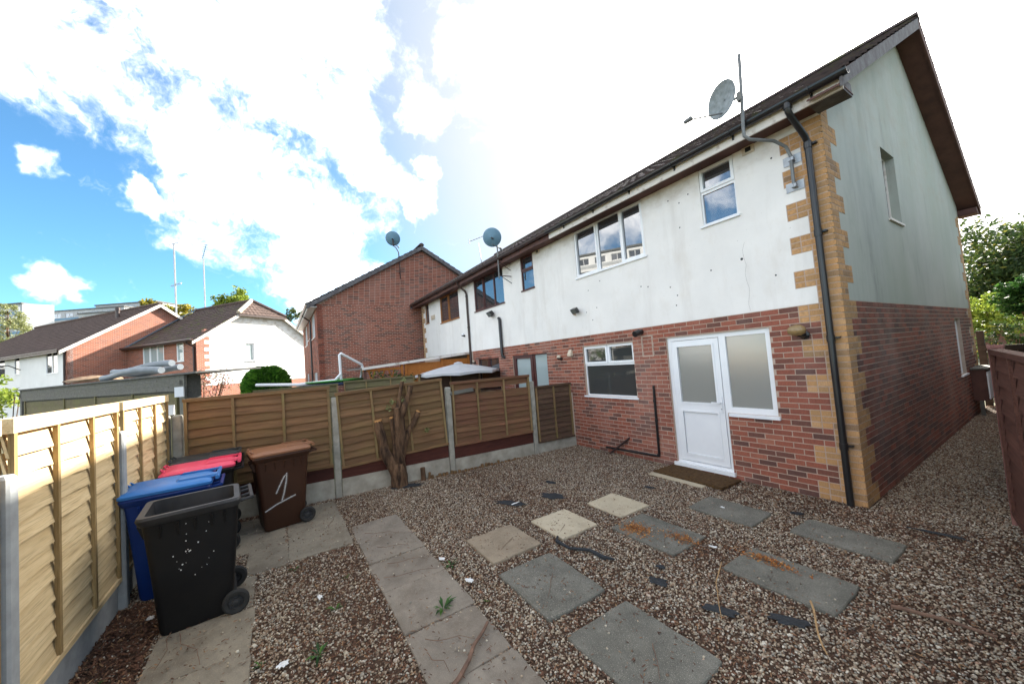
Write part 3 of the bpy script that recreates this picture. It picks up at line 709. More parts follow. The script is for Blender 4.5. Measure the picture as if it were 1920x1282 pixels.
# upper quoins: groups of three going up, starting short
def upquoin(fr, ztop_groups, u_sign=1, start='S'):
    out = []; bk = []
    for g in range(ztop_groups):
        lng = (g % 2 == 1) if start == 'S' else (g % 2 == 0); q = .45 if lng else .225
        for i in range(3):
            z = ZB + (g * 3 + i) * .075 + .005
            if z > EZ - .05 and fr is not GF: continue
            if z > 4.9: continue
            st = ([.225, .1125, .1125] if i % 2 == 0 else [.1125, .225, .1125]) if lng else ([.225] if i % 2 == 0 else [.1125, .1125])
            a = 0
            for l in st: out.append((fr, a, a + l - .013, z, 'b', min(.99, max(0, random.gauss(.5, .22))))); a += l
            bk.append((q, z - .005))
    return out, bk
for fr, lim in ((f1, 11), (GF, 11)):
    q, bk = upquoin(fr, lim); its += q
    m2 = MB()
    for l, z in bk: m2.fbox(fr, 0.001, l - .002, 0, .0155, z, z + .075)
    m2.build('quoin_mortar', mortar_m, house)
far_q = Fr((0, DEP, 0), (0, -1, 0), (1, 0, 0))
q, bk = upquoin(far_q, 11); its += q
for i in range(33):
    qq = .45 if (i // 3) % 2 == 0 else .225; its.append((far_q, 0, qq - .01, ZB - (i + 1) * .075 + .005, 'b', .45))
# bricks end 1 mm inside the corner so the two faces never share a plane
its2 = []
for it in its:
    fr, a, b, z, k, t = it
    if fr in (f1, GF) and a < .001: a = -.0175 if fr is f1 else .001
    its2.append((fr, a, b, z, k, t))
its = [i for i in its2 if not (i[0] is GF and i[4] == 'r' and i[2] > DEP - .45 and ((int((ZB - i[3]) / .075) // 3) % 2 == 0 or i[2] > DEP - .22))]
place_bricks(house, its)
# windows of the end house (u = distance left of the corner)
window(house, f1, *BIGW[:2], BIGW[2], EZ - .01, [(2.68, 3.215, 3.79, EZ - .01, 1), (3.225, 3.84, 3.79, EZ - .01, 0), (3.85, 4.53, 3.79, EZ - .01, 1)], upvc_m, glass_m, .01, .03, 'three-light white upstairs window')
window(house, f1, *SMW[:2], SMW[2], EZ - .01, [(1.04, 1.57, 3.94, 4.455, 0), (1.04, 1.57, 4.465, EZ - .01, 1)], upvc_m, glass_m, .01, .03, 'narrow white two-light upstairs window')
window(house, f1, *KIT, [(3.16, 3.845, 1.835, 2.23, 1), (3.855, 4.54, 1.835, 2.23, 1), (3.16, 4.54, 1.16, 1.825, 0)], upvc_m, kglass_m, .035, .04, 'white kitchen window with two top lights')
window(house, GF, *GW1, [(2.50, 3.28, 3.85, 5.03, 0)], oldwhite_m, glass_m, .10, .03, 'narrow window in the stained gable')
window(house, GF, *GW2, [(6.6, 7.25, 1.0, 2.235, 0)], upvc_m, glass_m, .04, .05, 'white window low in the gable beside the alley')
dr = bpy.data.objects.new('door', None); COL.objects.link(dr); dr.parent = house; dr.location = Vector((-1.9, 0, .07)) - world_loc(house); dr['label'] = 'white half-glazed back door with sidelight'
b = MB()
hol = [(DOR[0] + .05, DOR[1] - .06, .14, 2.17), (SID[0] + .07, SID[1] - .05, 1.085, 2.165)]
for r in cells(SID[0], DOR[1], .07, 2.235, hol + [(SID[0], SID[1] - .002, 0, 1.0)]): b.fbox(f1, r[0], r[1], -.085, -.02, r[2], r[3])
b.build('door_frame', upvc_m, dr)
b = MB(); gl = (1.655, 2.255, 1.13, 2.06); pn = (1.66, 2.25, .27, .97)
for r in cells(1.548, 2.362, .15, 2.162, [gl, pn]): b.fbox(f1, r[0], r[1], -.075, -.012, r[2], r[3])
for h in (gl, pn):
    for r in cells(h[0] - .028, h[1] + .028, h[2] - .028, h[3] + .028, [h]): b.fbox(f1, r[0], r[1], -.02, -.004, r[2], r[3])
b.build('door_leaf', upvc_m, dr)
b = MB(); b.fbox(f1, pn[0] - .01, pn[1] + .01, -.05, -.03, pn[2] - .01, pn[3] + .01); b.build('lower_panel', upvc_m, dr)
b = MB(); b.fbox(f1, gl[0] - .01, gl[1] + .01, -.05, -.035, gl[2] - .01, gl[3] + .01); b.build('pane', frost_m, dr)
b = MB(); h = hol[1]; b.fbox(f1, h[0] - .01, h[1] + .01, -.06, -.045, h[2] - .01, h[3] + .01); b.build('pane', frost_m, dr)
b = MB(); b.fbox(f1, SID[0] - .03, SID[1] - .03, -.06, .05, .955, .999); b.build('sill', upvc_m, dr)
b = MB(); b.fbox(f1, DOR[0] - .03, DOR[1] + .04, -.07, .055, .045, .10); b.build('threshold', upvc_m, dr)
b = MB(); b.fbox(f1, 1.570, 1.600, -.004, .004, 1.0, 1.24); b.tube([f1.P(1.585, .0, 1.15), f1.P(1.585, .045, 1.15), f1.P(1.60, .055, 1.15), f1.P(1.71, .05, 1.148)], .0095, 8); b.build('handle', upvc_m, dr, True)
b = MB(); b.tube([f1.P(1.585, .002, 1.05), f1.P(1.585, .010, 1.05)], .009, 10); b.build('lock', steel_m, dr)
R1 = roof_on(house, .36, -5.0, tile_m, blackpl_m, .40, -5.0, oldwhite_m)
# verge of the near gable: bargeboards and sloping soffit
for s, lab in ((0, None), (1, None)):
    ya, yb = (-.42, RID) if s == 0 else (2 * RID + .42, RID)
    b = MB(); b.prism([(.325, ya, 4.97), (.325, yb, RZ - .0), (.325, yb, RZ - .21), (.325, ya, 4.80)], (.028, 0, 0)); b.build('bargeboard', barge_m if s == 0 else soffit_m, R1)
    b = MB(); b.prism([(.016, ya, 4.84), (.016, yb, RZ - .135), (.016, yb, RZ - .155), (.016, ya, 4.82)], (.308, 0, 0)); b.build('verge_soffit', soffit_m, R1)
b = MB(); b.box(.0, .324, -.33, -.018, EZ - .04, EZ + .11); b.build('eaves_box', barge_m, R1)
b = MB(); b.box(.0, .324, 2 * RID + .02, 2 * RID + .36, EZ - .04, EZ + .11); b.build('eaves_box', soffit_m, R1)
# downpipe with swan neck and clips
dp = MB(); px = -.125
dp.tube([(px - .05, -.41, 4.93), (px - .05, -.41, 4.83), (px - .045, -.36, 4.78), (px, -.13, 4.56), (px, -.075, 4.50), (px, -.075, 4.40), (px, -.075, .0)], .036, 14)
dp.tube([(px - .05, -.41, 4.97), (px - .05, -.41, 4.86)], .046, 14)
for z in (4.47, 3.35, 2.03, .72): dp.tube([(px, -.075, z - .05), (px, -.075, z + .03)], .043, 14); dp.box(px + .03, px + .085, -.075, -.018, z - .012, z + .008)
dp.build('downpipe', blackpl_m, house, True)
# pipes and vents on the brick wall
b = MB(); b.tube([f1.P(2.76, .04, 1.40), f1.P(2.775, .04, .17), f1.P(2.80, .04, .13), f1.P(4.05, .05, .10)], .021, 10)
for z in (1.1, .75, .42): b.tube([f1.P(2.768, .04, z), f1.P(2.769, .04, z + .045)], .027, 10)
b.tube([f1.P(2.79, .04, .17), f1.P(2.79, .04, .12)], .028, 10); b.build('waste_pipe', blackpl_m, house, True)
b = MB(); b.tube([f1.P(3.44, -.02, .36), f1.P(3.44, .03, .36), f1.P(3.95, .16, -.05)], .02, 10); b.build('drain_pipe', brownpl_m, house, True)
b = MB(); b.tube([f1.P(2.93, -.02, 2.40), f1.P(2.93, .10, 2.39)], .052, 16); b.tube([f1.P(2.93, .09, 2.39), f1.P(2.94, .20, 2.36)], [.060, .058], 16); b.build('boiler_flue', blackpl_m, house, True)
b = MB(); b.fbox(f1, 4.87, 4.99, .018, .09, 2.05, 2.10); b.hexa([f1.P(4.87, .018, 2.1), f1.P(4.99, .018, 2.1), f1.P(4.99, .09, 2.1), f1.P(4.87, .09, 2.1), f1.P(4.89, .018, 2.2), f1.P(4.97, .018, 2.2), f1.P(4.97, .05, 2.2), f1.P(4.89, .05, 2.2)]); b.build('vent_cowl', cream_m, house)
b = MB()
for r in cells(.74, .90, 4.73, 4.85, [(.78, .86, 4.76, 4.83)]): b.fbox(f1, r[0], r[1], .014, .030, r[2], r[3])
b.build('vent_surround', cream_m, house)
b = MB(); b.fbox(f1, .78, .86, .0145, .018, 4.76, 4.83); b.build('vent_hole', blackpl_m, house)
b = MB()                                            # filled opening outlined in mortar
for r in cells(2.70, 2.95, 1.93, 2.32, [(2.725, 2.925, 1.955, 2.295)]): b.fbox(f1, r[0], r[1], .01, .0205, r[2], r[3])
b.build('mortar_patch', mortar_m, house)
b = MB()                                            # drill holes left in the render
for _ in range(26):
    u, z = random.uniform(.55, 4.8), random.uniform(2.75, 4.6)
    if any(o_[0] - .1 < u < o_[1] + .1 and o_[2] - .1 < z < o_[3] + .1 for o_ in (BIGW, SMW)): continue
    b.lathe(f1.P(u, .0146, z), f1.n, [(.013, 0), (.009, .001), (.001, .001)], 7)
b.lathe(f1.P(1.06, .0146, 3.27), f1.n, [(.02, 0), (.016, .001), (.001, .001)], 9)
o = b.build('drill_holes', blackpl_m, house); o['kind'] = 'stuff'
b = MB()                                            # hairline cracks in the render
for u, z0, z1 in ((1.02, 2.5, 3.5),):
    p = [f1.P(u + random.uniform(-.025, .025), .0148, z0 + (z1 - z0) * k / 9) for k in range(10)]; b.tube(p, .0009, 4)
o = b.build('render_cracks', rustpole_m, house); o['kind'] = 'stuff'

# ---- middle house
mid = thing('mid_terrace_house', 'middle terrace house with dark mahogany window frames and brown gutter', 'house', (-7.5, 4.4, 0), 'houses of the rendered terrace')
D2 = (.86, 2.47, .07, 2.21); W2 = (3.25, 4.66, 1.2, 2.2); B2 = (2.68, 4.60, 3.80, EZ + .02); S2 = (1.14, 1.72, 3.94, EZ + .02)
f2_ = terrace(mid, -5, -10, [D2, W2], [B2, S2], tile_m)
place_bricks(mid, [(f2_, *x) for x in lay(0, 5, ZB, 34, [D2, W2], 0) if x[2] > 1.2], 200)
window(mid, f2_, 2.68, 4.60, 3.80, EZ - .01, [(2.68, 3.27, 3.80, EZ - .01, 0), (3.28, 3.93, 3.80, EZ - .01, 0), (3.94, 4.60, 3.80, EZ - .01, 1)], darkframe_m, glass_m, .01, .03, 'dark three-light upstairs window')
window(mid, f2_, 1.14, 1.72, 3.94, EZ - .01, [(1.14, 1.72, 3.94, 4.455, 0), (1.14, 1.72, 4.46, EZ - .01, 1)], darkframe_m, glass_m, .01, .02, 'small dark upstairs window')
window(mid, f2_, *D2, [(.86, 1.5, .07, 2.21, 0), (1.51, 2.47, .07, 2.21, 1)], darkframe_m, curtain_glass_m, .03, None, 'mahogany patio doors with pale blinds', fw=.13)
window(mid, f2_, *W2, [(3.25, 3.95, 1.8, 2.2, 1), (3.96, 4.66, 1.8, 2.2, 1), (3.25, 4.66, 1.2, 1.79, 0)], darkframe_m, glass_m, .03, .03, 'dark kitchen window behind the parasol')
roof_on(mid, -5.0, -10.0, tile_m, brownpl_m, -5.0, -10.0, brownwood_m)
b = MB(); b.tube([f2_.P(3.04, .05, 3.36), f2_.P(3.0, .07, 3.36), f2_.P(2.96, .07, 3.30), f2_.P(2.96, .07, 2.30), f2_.P(2.94, .07, 2.2), f2_.P(2.88, .0, 2.16)], .045, 12); b.build('soil_pipe', blackpl_m, mid, True)
b = MB(); b.fbox(f2_, .82, .97, .014, .03, 4.74, 4.86); b.build('vent_surround', cream_m, mid)
b = MB(); b.fbox(f2_, .86, .93, .031, .034, 4.77, 4.83); b.build('vent_hole', blackpl_m, mid)
# ---- far house
fh = thing('terrace_house', 'far end terrace house with orange wooden window frames, behind the lean-to', 'house', (-12.5, 4.4, 0), 'houses of the rendered terrace')
B3 = (.90, 2.72, 3.80, EZ + .02); S3 = (4.06, 4.52, 4.0, EZ + .02)
f3 = terrace(fh, -10, -15, [], [B3, S3], tile_m)
window(fh, f3, .90, 2.72, 3.80, EZ - .01, [(.90, 1.85, 3.8, EZ - .01, 0), (1.86, 2.72, 3.8, EZ - .01, 1)], orangeframe_m, glass_m, .01, .03, 'orange wooden upstairs window')
window(fh, f3, 4.06, 4.52, 4.0, EZ - .01, [(4.06, 4.52, 4.0, EZ - .01, 0)], orangeframe_m, glass_m, .01, .02, 'slim orange upstairs window')
R3 = roof_on(fh, -10.0, -15.36, tile_m, brownpl_m, -10.0, -15.36, brownwood_m)
b = MB(); b.prism([(-15.36, -.42, 4.99), (-15.36, RID, RZ), (-15.36, RID, RZ - .2), (-15.36, -.42, 4.8)], (.03, 0, 0)); b.build('bargeboard', barge_m, R3)
fq = Fr((-15, 0, 0), (1, 0, 0), (0, -1, 0)); q, bk = upquoin(fq, 11)
mbq = MB()
for fr, a, b_, z, k, t in q: mbq.fbox(fr, a, b_, 0, .018, z, z + .065, t)
o = mbq.build('quoin_bricks', buff_m, fh, fix=False); o['kind'] = 'stuff'
b = MB(); b.tube([(-10.12, -.40, 4.93), (-10.12, -.38, 4.84), (-10.12, -.09, 4.6), (-10.12, -.06, 4.5), (-10.12, -.06, 0)], .036, 12)
for z in (4.4, 3.3, 2.2): b.tube([(-10.12, -.06, z), (-10.12, -.06, z + .06)], .044, 12)
b.build('downpipe', brownpl_m, fh, True)
b = MB(); b.fbox(f3, 3.35, 3.75, .014, .05, 4.08, 4.25); b.fbox(f3, 3.42, 3.55, .05, .07, 4.12, 4.21); b.build('alarm_box', cream_m, fh)

# ================================================================== BRICK HOUSE NEXT TO THE TERRACE
XH, HY, HRY, HRZ, HE = -15.5, -4.30, .30, 7.88, 4.95
hb = thing('brick_gable_house', 'red brick house with a plain gable rising behind the terrace end', 'house', (-19, .3, 0))
HF = Fr((XH, HY, 0), (0, 1, 0), (1, 0, 0)); HW = 2 * (HRY - HY); hp = math.atan2(HRZ - HE - .12, HRY - HY + .25)
b = MB(); g = [(0, -.1), (HW, -.1), (HW, HE + .1), (HW / 2, HRZ - .08), (0, HE + .1)]
b.prism([HF.P(u, .0, z) for u, z in g], (-.25, 0, 0)); b.build('gable_wall', mortar_m, hb)
mbr = MB()
for i in range(102):
    z = .05 + i * .075
    lo_, hi_ = 0, HW
    if z > HE: t = (z + .07 - HE) / (HRZ - HE - .0) * HW / 2; lo_, hi_ = t, HW - t
    a = lo_ + (0 if i % 2 else -.1125)
    while a < hi_ - .03:
        x0, x1 = max(a, lo_), min(a + .211, hi_)
        if x1 - x0 > .03: mbr.fbox(HF, x0, x1, 0, .005, z, z + .061, (.05 + .2 * random.random()) if random.random() < .2 else min(.99, max(0, random.gauss(.58, .14))))
        a += .225
o = mbr.build('brickwork', brick_m, hb, fix=False); o['kind'] = 'stuff'
SF = Fr((XH, HY, 0), (-1, 0, 0), (0, -1, 0))
sops = [(1.1, 2.7, 3.75, 4.8), (3.2, 3.8, 3.9, 4.8), (4.6, 5.2, 3.9, 4.8), (5.7, 7.3, 3.75, 4.8), (1.0, 2.5, 1.1, 2.2), (5.8, 7.2, 1.1, 2.2)]
b = MB()
for r in cells(0, 9, -.1, HE, sops): b.fbox(SF, r[0], r[1], -.22, 0, r[2], r[3])
b.build('side_wall', mortar_m, hb)
items = [(SF, *x) for x in lay(0, 9, HE, 66, sops, 0)]
mbr = MB()
for fr, a, b_, z, k, t in items: mbr.fbox(fr, a, b_, 0, .012, z, z + .065, t)
o = mbr.build('brickwork', brick_m, hb, fix=False); o['kind'] = 'stuff'
for s_ in sops:
    n2 = (s_[0] + s_[1]) / 2
    window(hb, SF, *s_, [(s_[0], n2 - .005, s_[2], s_[3], 1), (n2 + .005, s_[1], s_[2], s_[3], 0)] if s_[1] - s_[0] > 1 else [(*s_, 0)], upvc_m, glass_m, .03, .04)
RR = bpy.data.objects.new('roof', None); COL.objects.link(RR); RR.parent = hb
r = MB(); sl_ = (HRY - HY + .38) / math.cos(hp); fa_ = Fr((XH + .22, HY, 0), (-1, 0, 0), (0, -1, 0)); fb_ = Fr((XH + .22, 2 * HRY - HY, 0), (-1, 0, 0), (0, 1, 0))
tiles(r, fa_, 0, 9.4, None, sl_, HE + .02, hp, d0=.38, step=.15); tiles(r, fb_, 0, 9.4, None, sl_, HE + .02, hp, d0=.38, step=.3)
o = r.build('roof_tiles', tile_m, RR, fix=False); o['kind'] = 'stuff'
k = MB()
for t in range(21):
    x0 = XH + .22 - t * .45; k.prism([(x0, HRY - .13, HRZ + .02), (x0, HRY - .08, HRZ + .1), (x0, HRY, HRZ + .13), (x0, HRY + .08, HRZ + .1), (x0, HRY + .13, HRZ + .02)], (-.44, 0, 0))
k.build('ridge_tiles', tile_m, RR)
for s in (-1, 1):
    ye = HRY + s * (HRY - HY + .36); b = MB(); b.prism([(XH + .02, ye, HE), (XH + .02, HRY, HRZ + .0), (XH + .02, HRY, HRZ - .2), (XH + .02, ye, HE - .17)], (.19, 0, 0)); b.build('bargeboard', barge_m, RR)
b = MB(); b.box(XH - 9, XH + .2, HY - .32, HY - .3, HE - .12, HE + .03); b.box(XH - 9, XH + .2, HY - .299, HY, HE - .1, HE - .085); b.build('fascia', upvc_m, RR)
b = MB(); b.tube([(XH + .22, HY - .38, HE + .02), (XH - 9, HY - .38, HE + .02)], .055, 8); b.tube([(XH - 2.9, HY - .38, HE), (XH - 2.9, HY - .3, HE - .1), (XH - 2.9, HY - .06, HE - .3), (XH - 2.9, HY - .06, 0)], .036, 8); b.build('gutter', blackpl_m, RR)
b = MB(); b.box(XH - 9, XH - .3, HY + .3, 2 * HRY - HY, 0, HE); b.build('inner_wall', soffit_m, hb)

# ================================================================== ROTATED HOUSES BEYOND (left)
TH = R_(38); UV = Vector((-math.sin(TH), math.cos(TH), 0)); RV = Vector((-math.cos(TH), -math.sin(TH), 0))
P2 = Vector((-27.40, -9.81, 0))
def brickwall_mat(name, s=1.0):
    m, t, b = newmat(name); geo = tn(t, 'ShaderNodeNewGeometry')
    # wall coordinates: along the wall = dot(P, UV or RV), up = z
    def dot(vec):
        n = tn(t, 'ShaderNodeVectorMath', operation='DOT_PRODUCT'); t.links.new(geo.outputs['Position'], n.inputs[0]); n.inputs[1].default_value = vec; return n.outputs['Value']
    nx = tn(t, 'ShaderNodeVectorMath', operation='DOT_PRODUCT'); t.links.new(geo.outputs['Normal'], nx.inputs[0]); nx.inputs[1].default_value = RV
    ab = tn(t, 'ShaderNodeMath', operation='ABSOLUTE'); t.links.new(nx.outputs['Value'], ab.inputs[0])
    gt = tn(t, 'ShaderNodeMath', operation='GREATER_THAN'); t.links.new(ab.outputs[0], gt.inputs[0]); gt.inputs[1].default_value = .7
    mxf = tn(t, 'ShaderNodeMix', data_type='FLOAT'); t.links.new(gt.outputs[0], mxf.inputs[0]); t.links.new(dot(tuple(RV)), mxf.inputs[2]); t.links.new(dot(tuple(UV)), mxf.inputs[3])
    cb = tn(t, 'ShaderNodeCombineXYZ'); t.links.new(mxf.outputs[0], cb.inputs[0]); t.links.new(dot((0, 0, 1)), cb.inputs[1])
    br = tn(t, 'ShaderNodeTexBrick'); t.links.new(cb.outputs[0], br.inputs['Vector']); br.inputs['Scale'].default_value = 1
    br.inputs['Brick Width'].default_value = .225; br.inputs['Row Height'].default_value = .075; br.inputs['Mortar Size'].default_value = .008
    br.inputs['Color1'].default_value = (.32, .095, .055, 1); br.inputs['Color2'].default_value = (.11, .05, .042, 1); br.inputs['Mortar'].default_value = (.42, .31, .25, 1); br.inputs['Bias'].default_value = -.25
    nz = tnoise(t, cb.outputs[0], 2.5, 5); col = mixc(t, mrange(t, nz, .4, .7, 0, .5), br.outputs['Color'], (.36, .13, .07))
    t.links.new(col, b.inputs['Base Color']); b.inputs['Roughness'].default_value = .9; bump(t, b, br.outputs['Fac'], -.4, .006); return m
farbrick_m = brickwall_mat('far_brick')
h2 = thing('half_hipped_house', 'house with sunlit white gable end under a half-hipped brown tiled roof', 'house', P2 + RV * 3.4 + UV * 4)
E2, W2_, L2 = 4.85, 8.2, 6.85; rid2 = W2_ / 2; pit2 = R_(34.5); rz2 = E2 + .05 + rid2 * math.tan(pit2); HZ = 6.62
EF = Fr(P2, RV, -UV)         # eaves wall, facing the yard side
GW = Fr(P2, UV, -RV)         # white gable
b = MB(); o2 = [(3.08, 5.25, 3.46, 4.76), (1.17, 1.83, 3.55, 4.76)]
for r in cells(0, L2, -.1, E2, o2): b.fbox(EF, r[0], r[1], -.25, 0, r[2], r[3])
b.build('brick_wall', farbrick_m, h2)
window(h2, EF, *o2[0], [(3.08, 3.8, 3.46, 4.76, 1), (3.81, 4.5, 3.46, 4.76, 0), (4.51, 5.25, 3.46, 4.76, 1)], upvc_m, curtain_glass_m, .02, .06, fw=.08)
window(h2, EF, *o2[1], [(*o2[1], 1)], upvc_m, curtain_glass_m, .02, .06, fw=.08)
uh = (HZ - E2) / math.tan(pit2)
b = MB(); wo = (2.92, 3.55, 3.37, 4.62)
for r in cells(.45, W2_, 1.95, E2, [wo]): b.fbox(GW, r[0], r[1], -.25, .01, r[2], r[3])
b.prism([GW.P(.0, .01, E2 + .001), GW.P(W2_, .01, E2 + .001), GW.P(W2_ - uh, .01, HZ), GW.P(uh, .01, HZ)], tuple(RV * .26)); b.build('white_wall', clean_m, h2)
window(h2, GW, *wo, [(*wo, 1)], upvc_m, curtain_glass_m, .06, .10, fw=.08, smat=lead_m)
b = MB(); b.fbox(GW, 0, W2_, -.25, .0, -.1, 1.95); b.fbox(GW, 0, .449, -.25, .012, 1.951, E2); b.build('brick_plinth', farbrick_m, h2)
b = MB()
for i in range(8): b.fbox(GW, .449, .72, -.2, .016, 2.05 + i * .45, 2.05 + i * .45 + .225)
b.build('quoin_blocks', farbrick_m, h2)
R2 = bpy.data.objects.new('roof', None); COL.objects.link(R2); R2.parent = h2
r = MB(); s_len = (rid2 + .35) / math.cos(pit2); z00 = E2 + .05 - .35 * math.tan(pit2); s_h = (HZ + .12 - z00) / math.sin(pit2); back = (rz2 - HZ) / math.tan(R_(52))
def clip(s):          # frames run along RV; start of the tiles recedes past the hip
    e = -.3 if s < s_h else -.3 + (s - s_h) / max(.01, s_len - s_h) * (back + .3); return (e, L2 + .02)
TF = Fr(P2, RV, -UV); TB = Fr(P2 + UV * W2_, RV, UV)
tiles(r, TF, 0, 0, clip, s_len, z00, pit2, d0=.35, step=.15); tiles(r, TB, 0, 0, clip, s_len, z00, pit2, d0=.35, step=.3)
o = r.build('roof_tiles', tile_moss_m, R2, fix=False); o['kind'] = 'stuff'
r = MB(); hl = math.hypot(back + .35, rz2 - HZ + .1); hpit = math.atan2(rz2 - HZ + .1, back + .35); u_a = uh - .2
def hclip(s): t = s / hl; return (u_a + t * (rid2 - u_a), (W2_ - u_a) - t * (rid2 - u_a))
tiles(r, GW, 0, 0, hclip, hl, HZ - .1, hpit, d0=.35, step=.15); o = r.build('hip_tiles', tile2_m, R2, fix=False); o['kind'] = 'stuff'
apx = P2 + UV * rid2 + RV * back + Vector((0, 0, rz2 + .06))
for s in (0, 1):
    e = GW.P(u_a if s == 0 else W2_ - u_a, .3, HZ); b = MB(); b.tube([e, apx], .13, 8); b.build('hip_ridge', cream_m if s == 0 else tile2_m, R2)
b = MB(); b.tube([apx, apx + RV * (L2 - back)], .12, 8); b.build('ridge_tiles', tile2_m, R2)
for s in (0, 1):
    sg = 1 if s == 0 else -1; o_ = 0 if s == 0 else W2_
    b = MB(); b.prism([GW.P(o_ - sg * .35, .24, z00 - .02), GW.P(o_ + sg * uh, .24, HZ + .02), GW.P(o_ + sg * uh, .24, HZ - .2), GW.P(o_ - sg * .35, .24, z00 - .2)], tuple(-RV * .05)); b.build('bargeboard', oldwhite_m, R2)
b = MB(); b.fbox(EF, -.25, L2, .30, .33, E2 - .22, E2 - .05); b.fbox(EF, -.25, L2, .0, .30, E2 - .16, E2 - .14); b.build('fascia', brownwood_m, R2)
b = MB(); b.tube([EF.P(-.28, .4, E2 - .1), EF.P(L2, .4, E2 - .1)], .06, 8); b.tube([EF.P(.3, .38, E2 - .12), EF.P(.3, .3, E2 - .3), EF.P(.12, .07, E2 - .5), EF.P(.12, .07, 0)], .05, 8); b.build('gutter', brownpl_m, R2)
b = MB(); b.fbox(GW, u_a, W2_ - u_a, .28, .36, HZ - .22, HZ - .08); b.build('hip_gutter', brownpl_m, R2)
b = MB(); b.prism([TF.P(L2 - .15, .36, z00 + .02), TF.P(L2 - .15, -rid2, rz2 + .12), TF.P(L2 + .01, -rid2, rz2 + .14), TF.P(L2 + .01, .36, z00 + .05)], (0, 0, .05)); b.build('flashing', lead_m, R2)
b = MB(); b.prism([P2 + RV * .3 + UV * .3, P2 + RV * (L2) + UV * .3, P2 + RV * L2 + UV * (W2_ - .3), P2 + RV * .3 + UV * (W2_ - .3)], (0, 0, E2)); b.build('inner_wall', soffit_m, h2)

P1 = P2 - UV * 2.78 + RV * 6.85; h1 = thing('tiled_gable_house', 'house with sunlit brick gable and white render side, farthest left', 'house', P1 + RV * 5 + UV * 4)
W1, L1 = 9.0, 17.0; pit1 = R_(34.0); rz1 = E2 + .05 + W1 / 2 * math.tan(pit1)
E1 = Fr(P1, RV, -UV); G1 = Fr(P1, UV, -RV)
b = MB(); b.prism([G1.P(0, 0, -.1), G1.P(W1, 0, -.1), G1.P(W1, 0, E2), G1.P(W1 / 2, 0, rz1 - .12), G1.P(0, 0, E2)], tuple(RV * .25)); b.build('brick_gable', farbrick_m, h1)
ow = [(1.04, 2.38, 3.4, 4.72), (5.64, 6.30, 3.59, 4.72), (7.55, 9.6, 3.41, 4.72), (12.2, 13.6, 3.4, 4.72)]
b = MB()
for r in cells(0, L1, -.1, E2, ow): b.fbox(E1, r[0], r[1], -.25, -.001, r[2], r[3])
b.build('white_wall', clean_m, h1)
for x in ow:
    n2 = (x[0] + x[1]) / 2; window(h1, E1, *x, [(x[0], n2 - .01, x[2], x[3], 0), (n2 + .01, x[1], x[2], x[3], 0)] if x[1] - x[0] > 1 else [(*x, 0)], upvc_m, glass_m, .02, .05, fw=.09)
b = MB()
for i in range(8): b.fbox(E1, 0, .24, -.1, .006, E2 - .5 - i * .56, E2 - .5 - i * .56 + .28)
b.build('quoin_blocks', farbrick_m, h1)
R1_ = bpy.data.objects.new('roof', None); COL.objects.link(R1_); R1_.parent = h1
r = MB(); s_l = (W1 / 2 + .4) / math.cos(pit1); z01 = E2 + .05 - .4 * math.tan(pit1)
A1 = Fr(P1 - RV * .25, RV, -UV); B1 = Fr(P1 - RV * .25 + UV * W1, RV, UV)
tiles(r, A1, 0, L1, None, s_l, z01, pit1, d0=.4, step=.17); tiles(r, B1, 0, L1, None, s_l, z01, pit1, d0=.4, step=.34); o = r.build('roof_tiles', tile2_m, R1_, fix=False); o['kind'] = 'stuff'
b = MB(); b.tube([P1 - RV * .25 + UV * (W1 / 2) + Vector((0, 0, rz1 + .05)), P1 + RV * L1 + UV * (W1 / 2) + Vector((0, 0, rz1 + .05))], .12, 8); b.build('ridge_tiles', tile2_m, R1_)
for s in (0, 1):
    sg = 1 if s == 0 else -1; o_ = 0 if s == 0 else W1
    b = MB(); b.prism([G1.P(o_ - sg * .4, .2, z01), G1.P(W1 / 2, .2, rz1 + .03), G1.P(W1 / 2, .2, rz1 - .2), G1.P(o_ - sg * .4, .2, z01 - .2)], tuple(-RV * .05)); b.build('bargeboard', oldwhite_m, R1_)
b = MB(); b.fbox(E1, 0, L1, .33, .4, E2 - .3, E2 - .1); b.tube([E1.P(.12, .07, E2 - .2), E1.P(.12, .07, 0)], .05, 8); b.build('gutter', brownpl_m, R1_)
b = MB(); vp = A1.P(2.6, -3.35, z01 + 3.75 * math.tan(pit1)); b.tube([vp - Vector((0, 0, .1)), vp + Vector((0, 0, .55))], .11, 10); b.tube([vp + Vector((0, 0, .5)), vp + Vector((0, 0, .72))], .14, 10); b.build('roof_vent', brownpl_m, R1_)
b = MB(); b.prism([P1 + RV * .3 + UV * .3, P1 + RV * (L1 - .3) + UV * .3, P1 + RV * (L1 - .3) + UV * (W1 - .3), P1 + RV * .3 + UV * (W1 - .3)], (0, 0, E2)); b.build('inner_wall', soffit_m, h1)
b = MB(); lp = E1.P(5.5, 0, 3.85); b.tube([lp, lp - UV * .5 + Vector((0, 0, .3)), lp - UV * .9 + Vector((0, 0, .25))], .03, 6); b.tube([lp - UV * .9 + Vector((0, 0, .32)), lp - UV * .9 + Vector((0, 0, .18))], [.1, .3], 10); o = b.build('wall_lantern', blackpl_m); tag(o, 'dark bracket lantern on the white wall of the leftmost house', 'lamp')

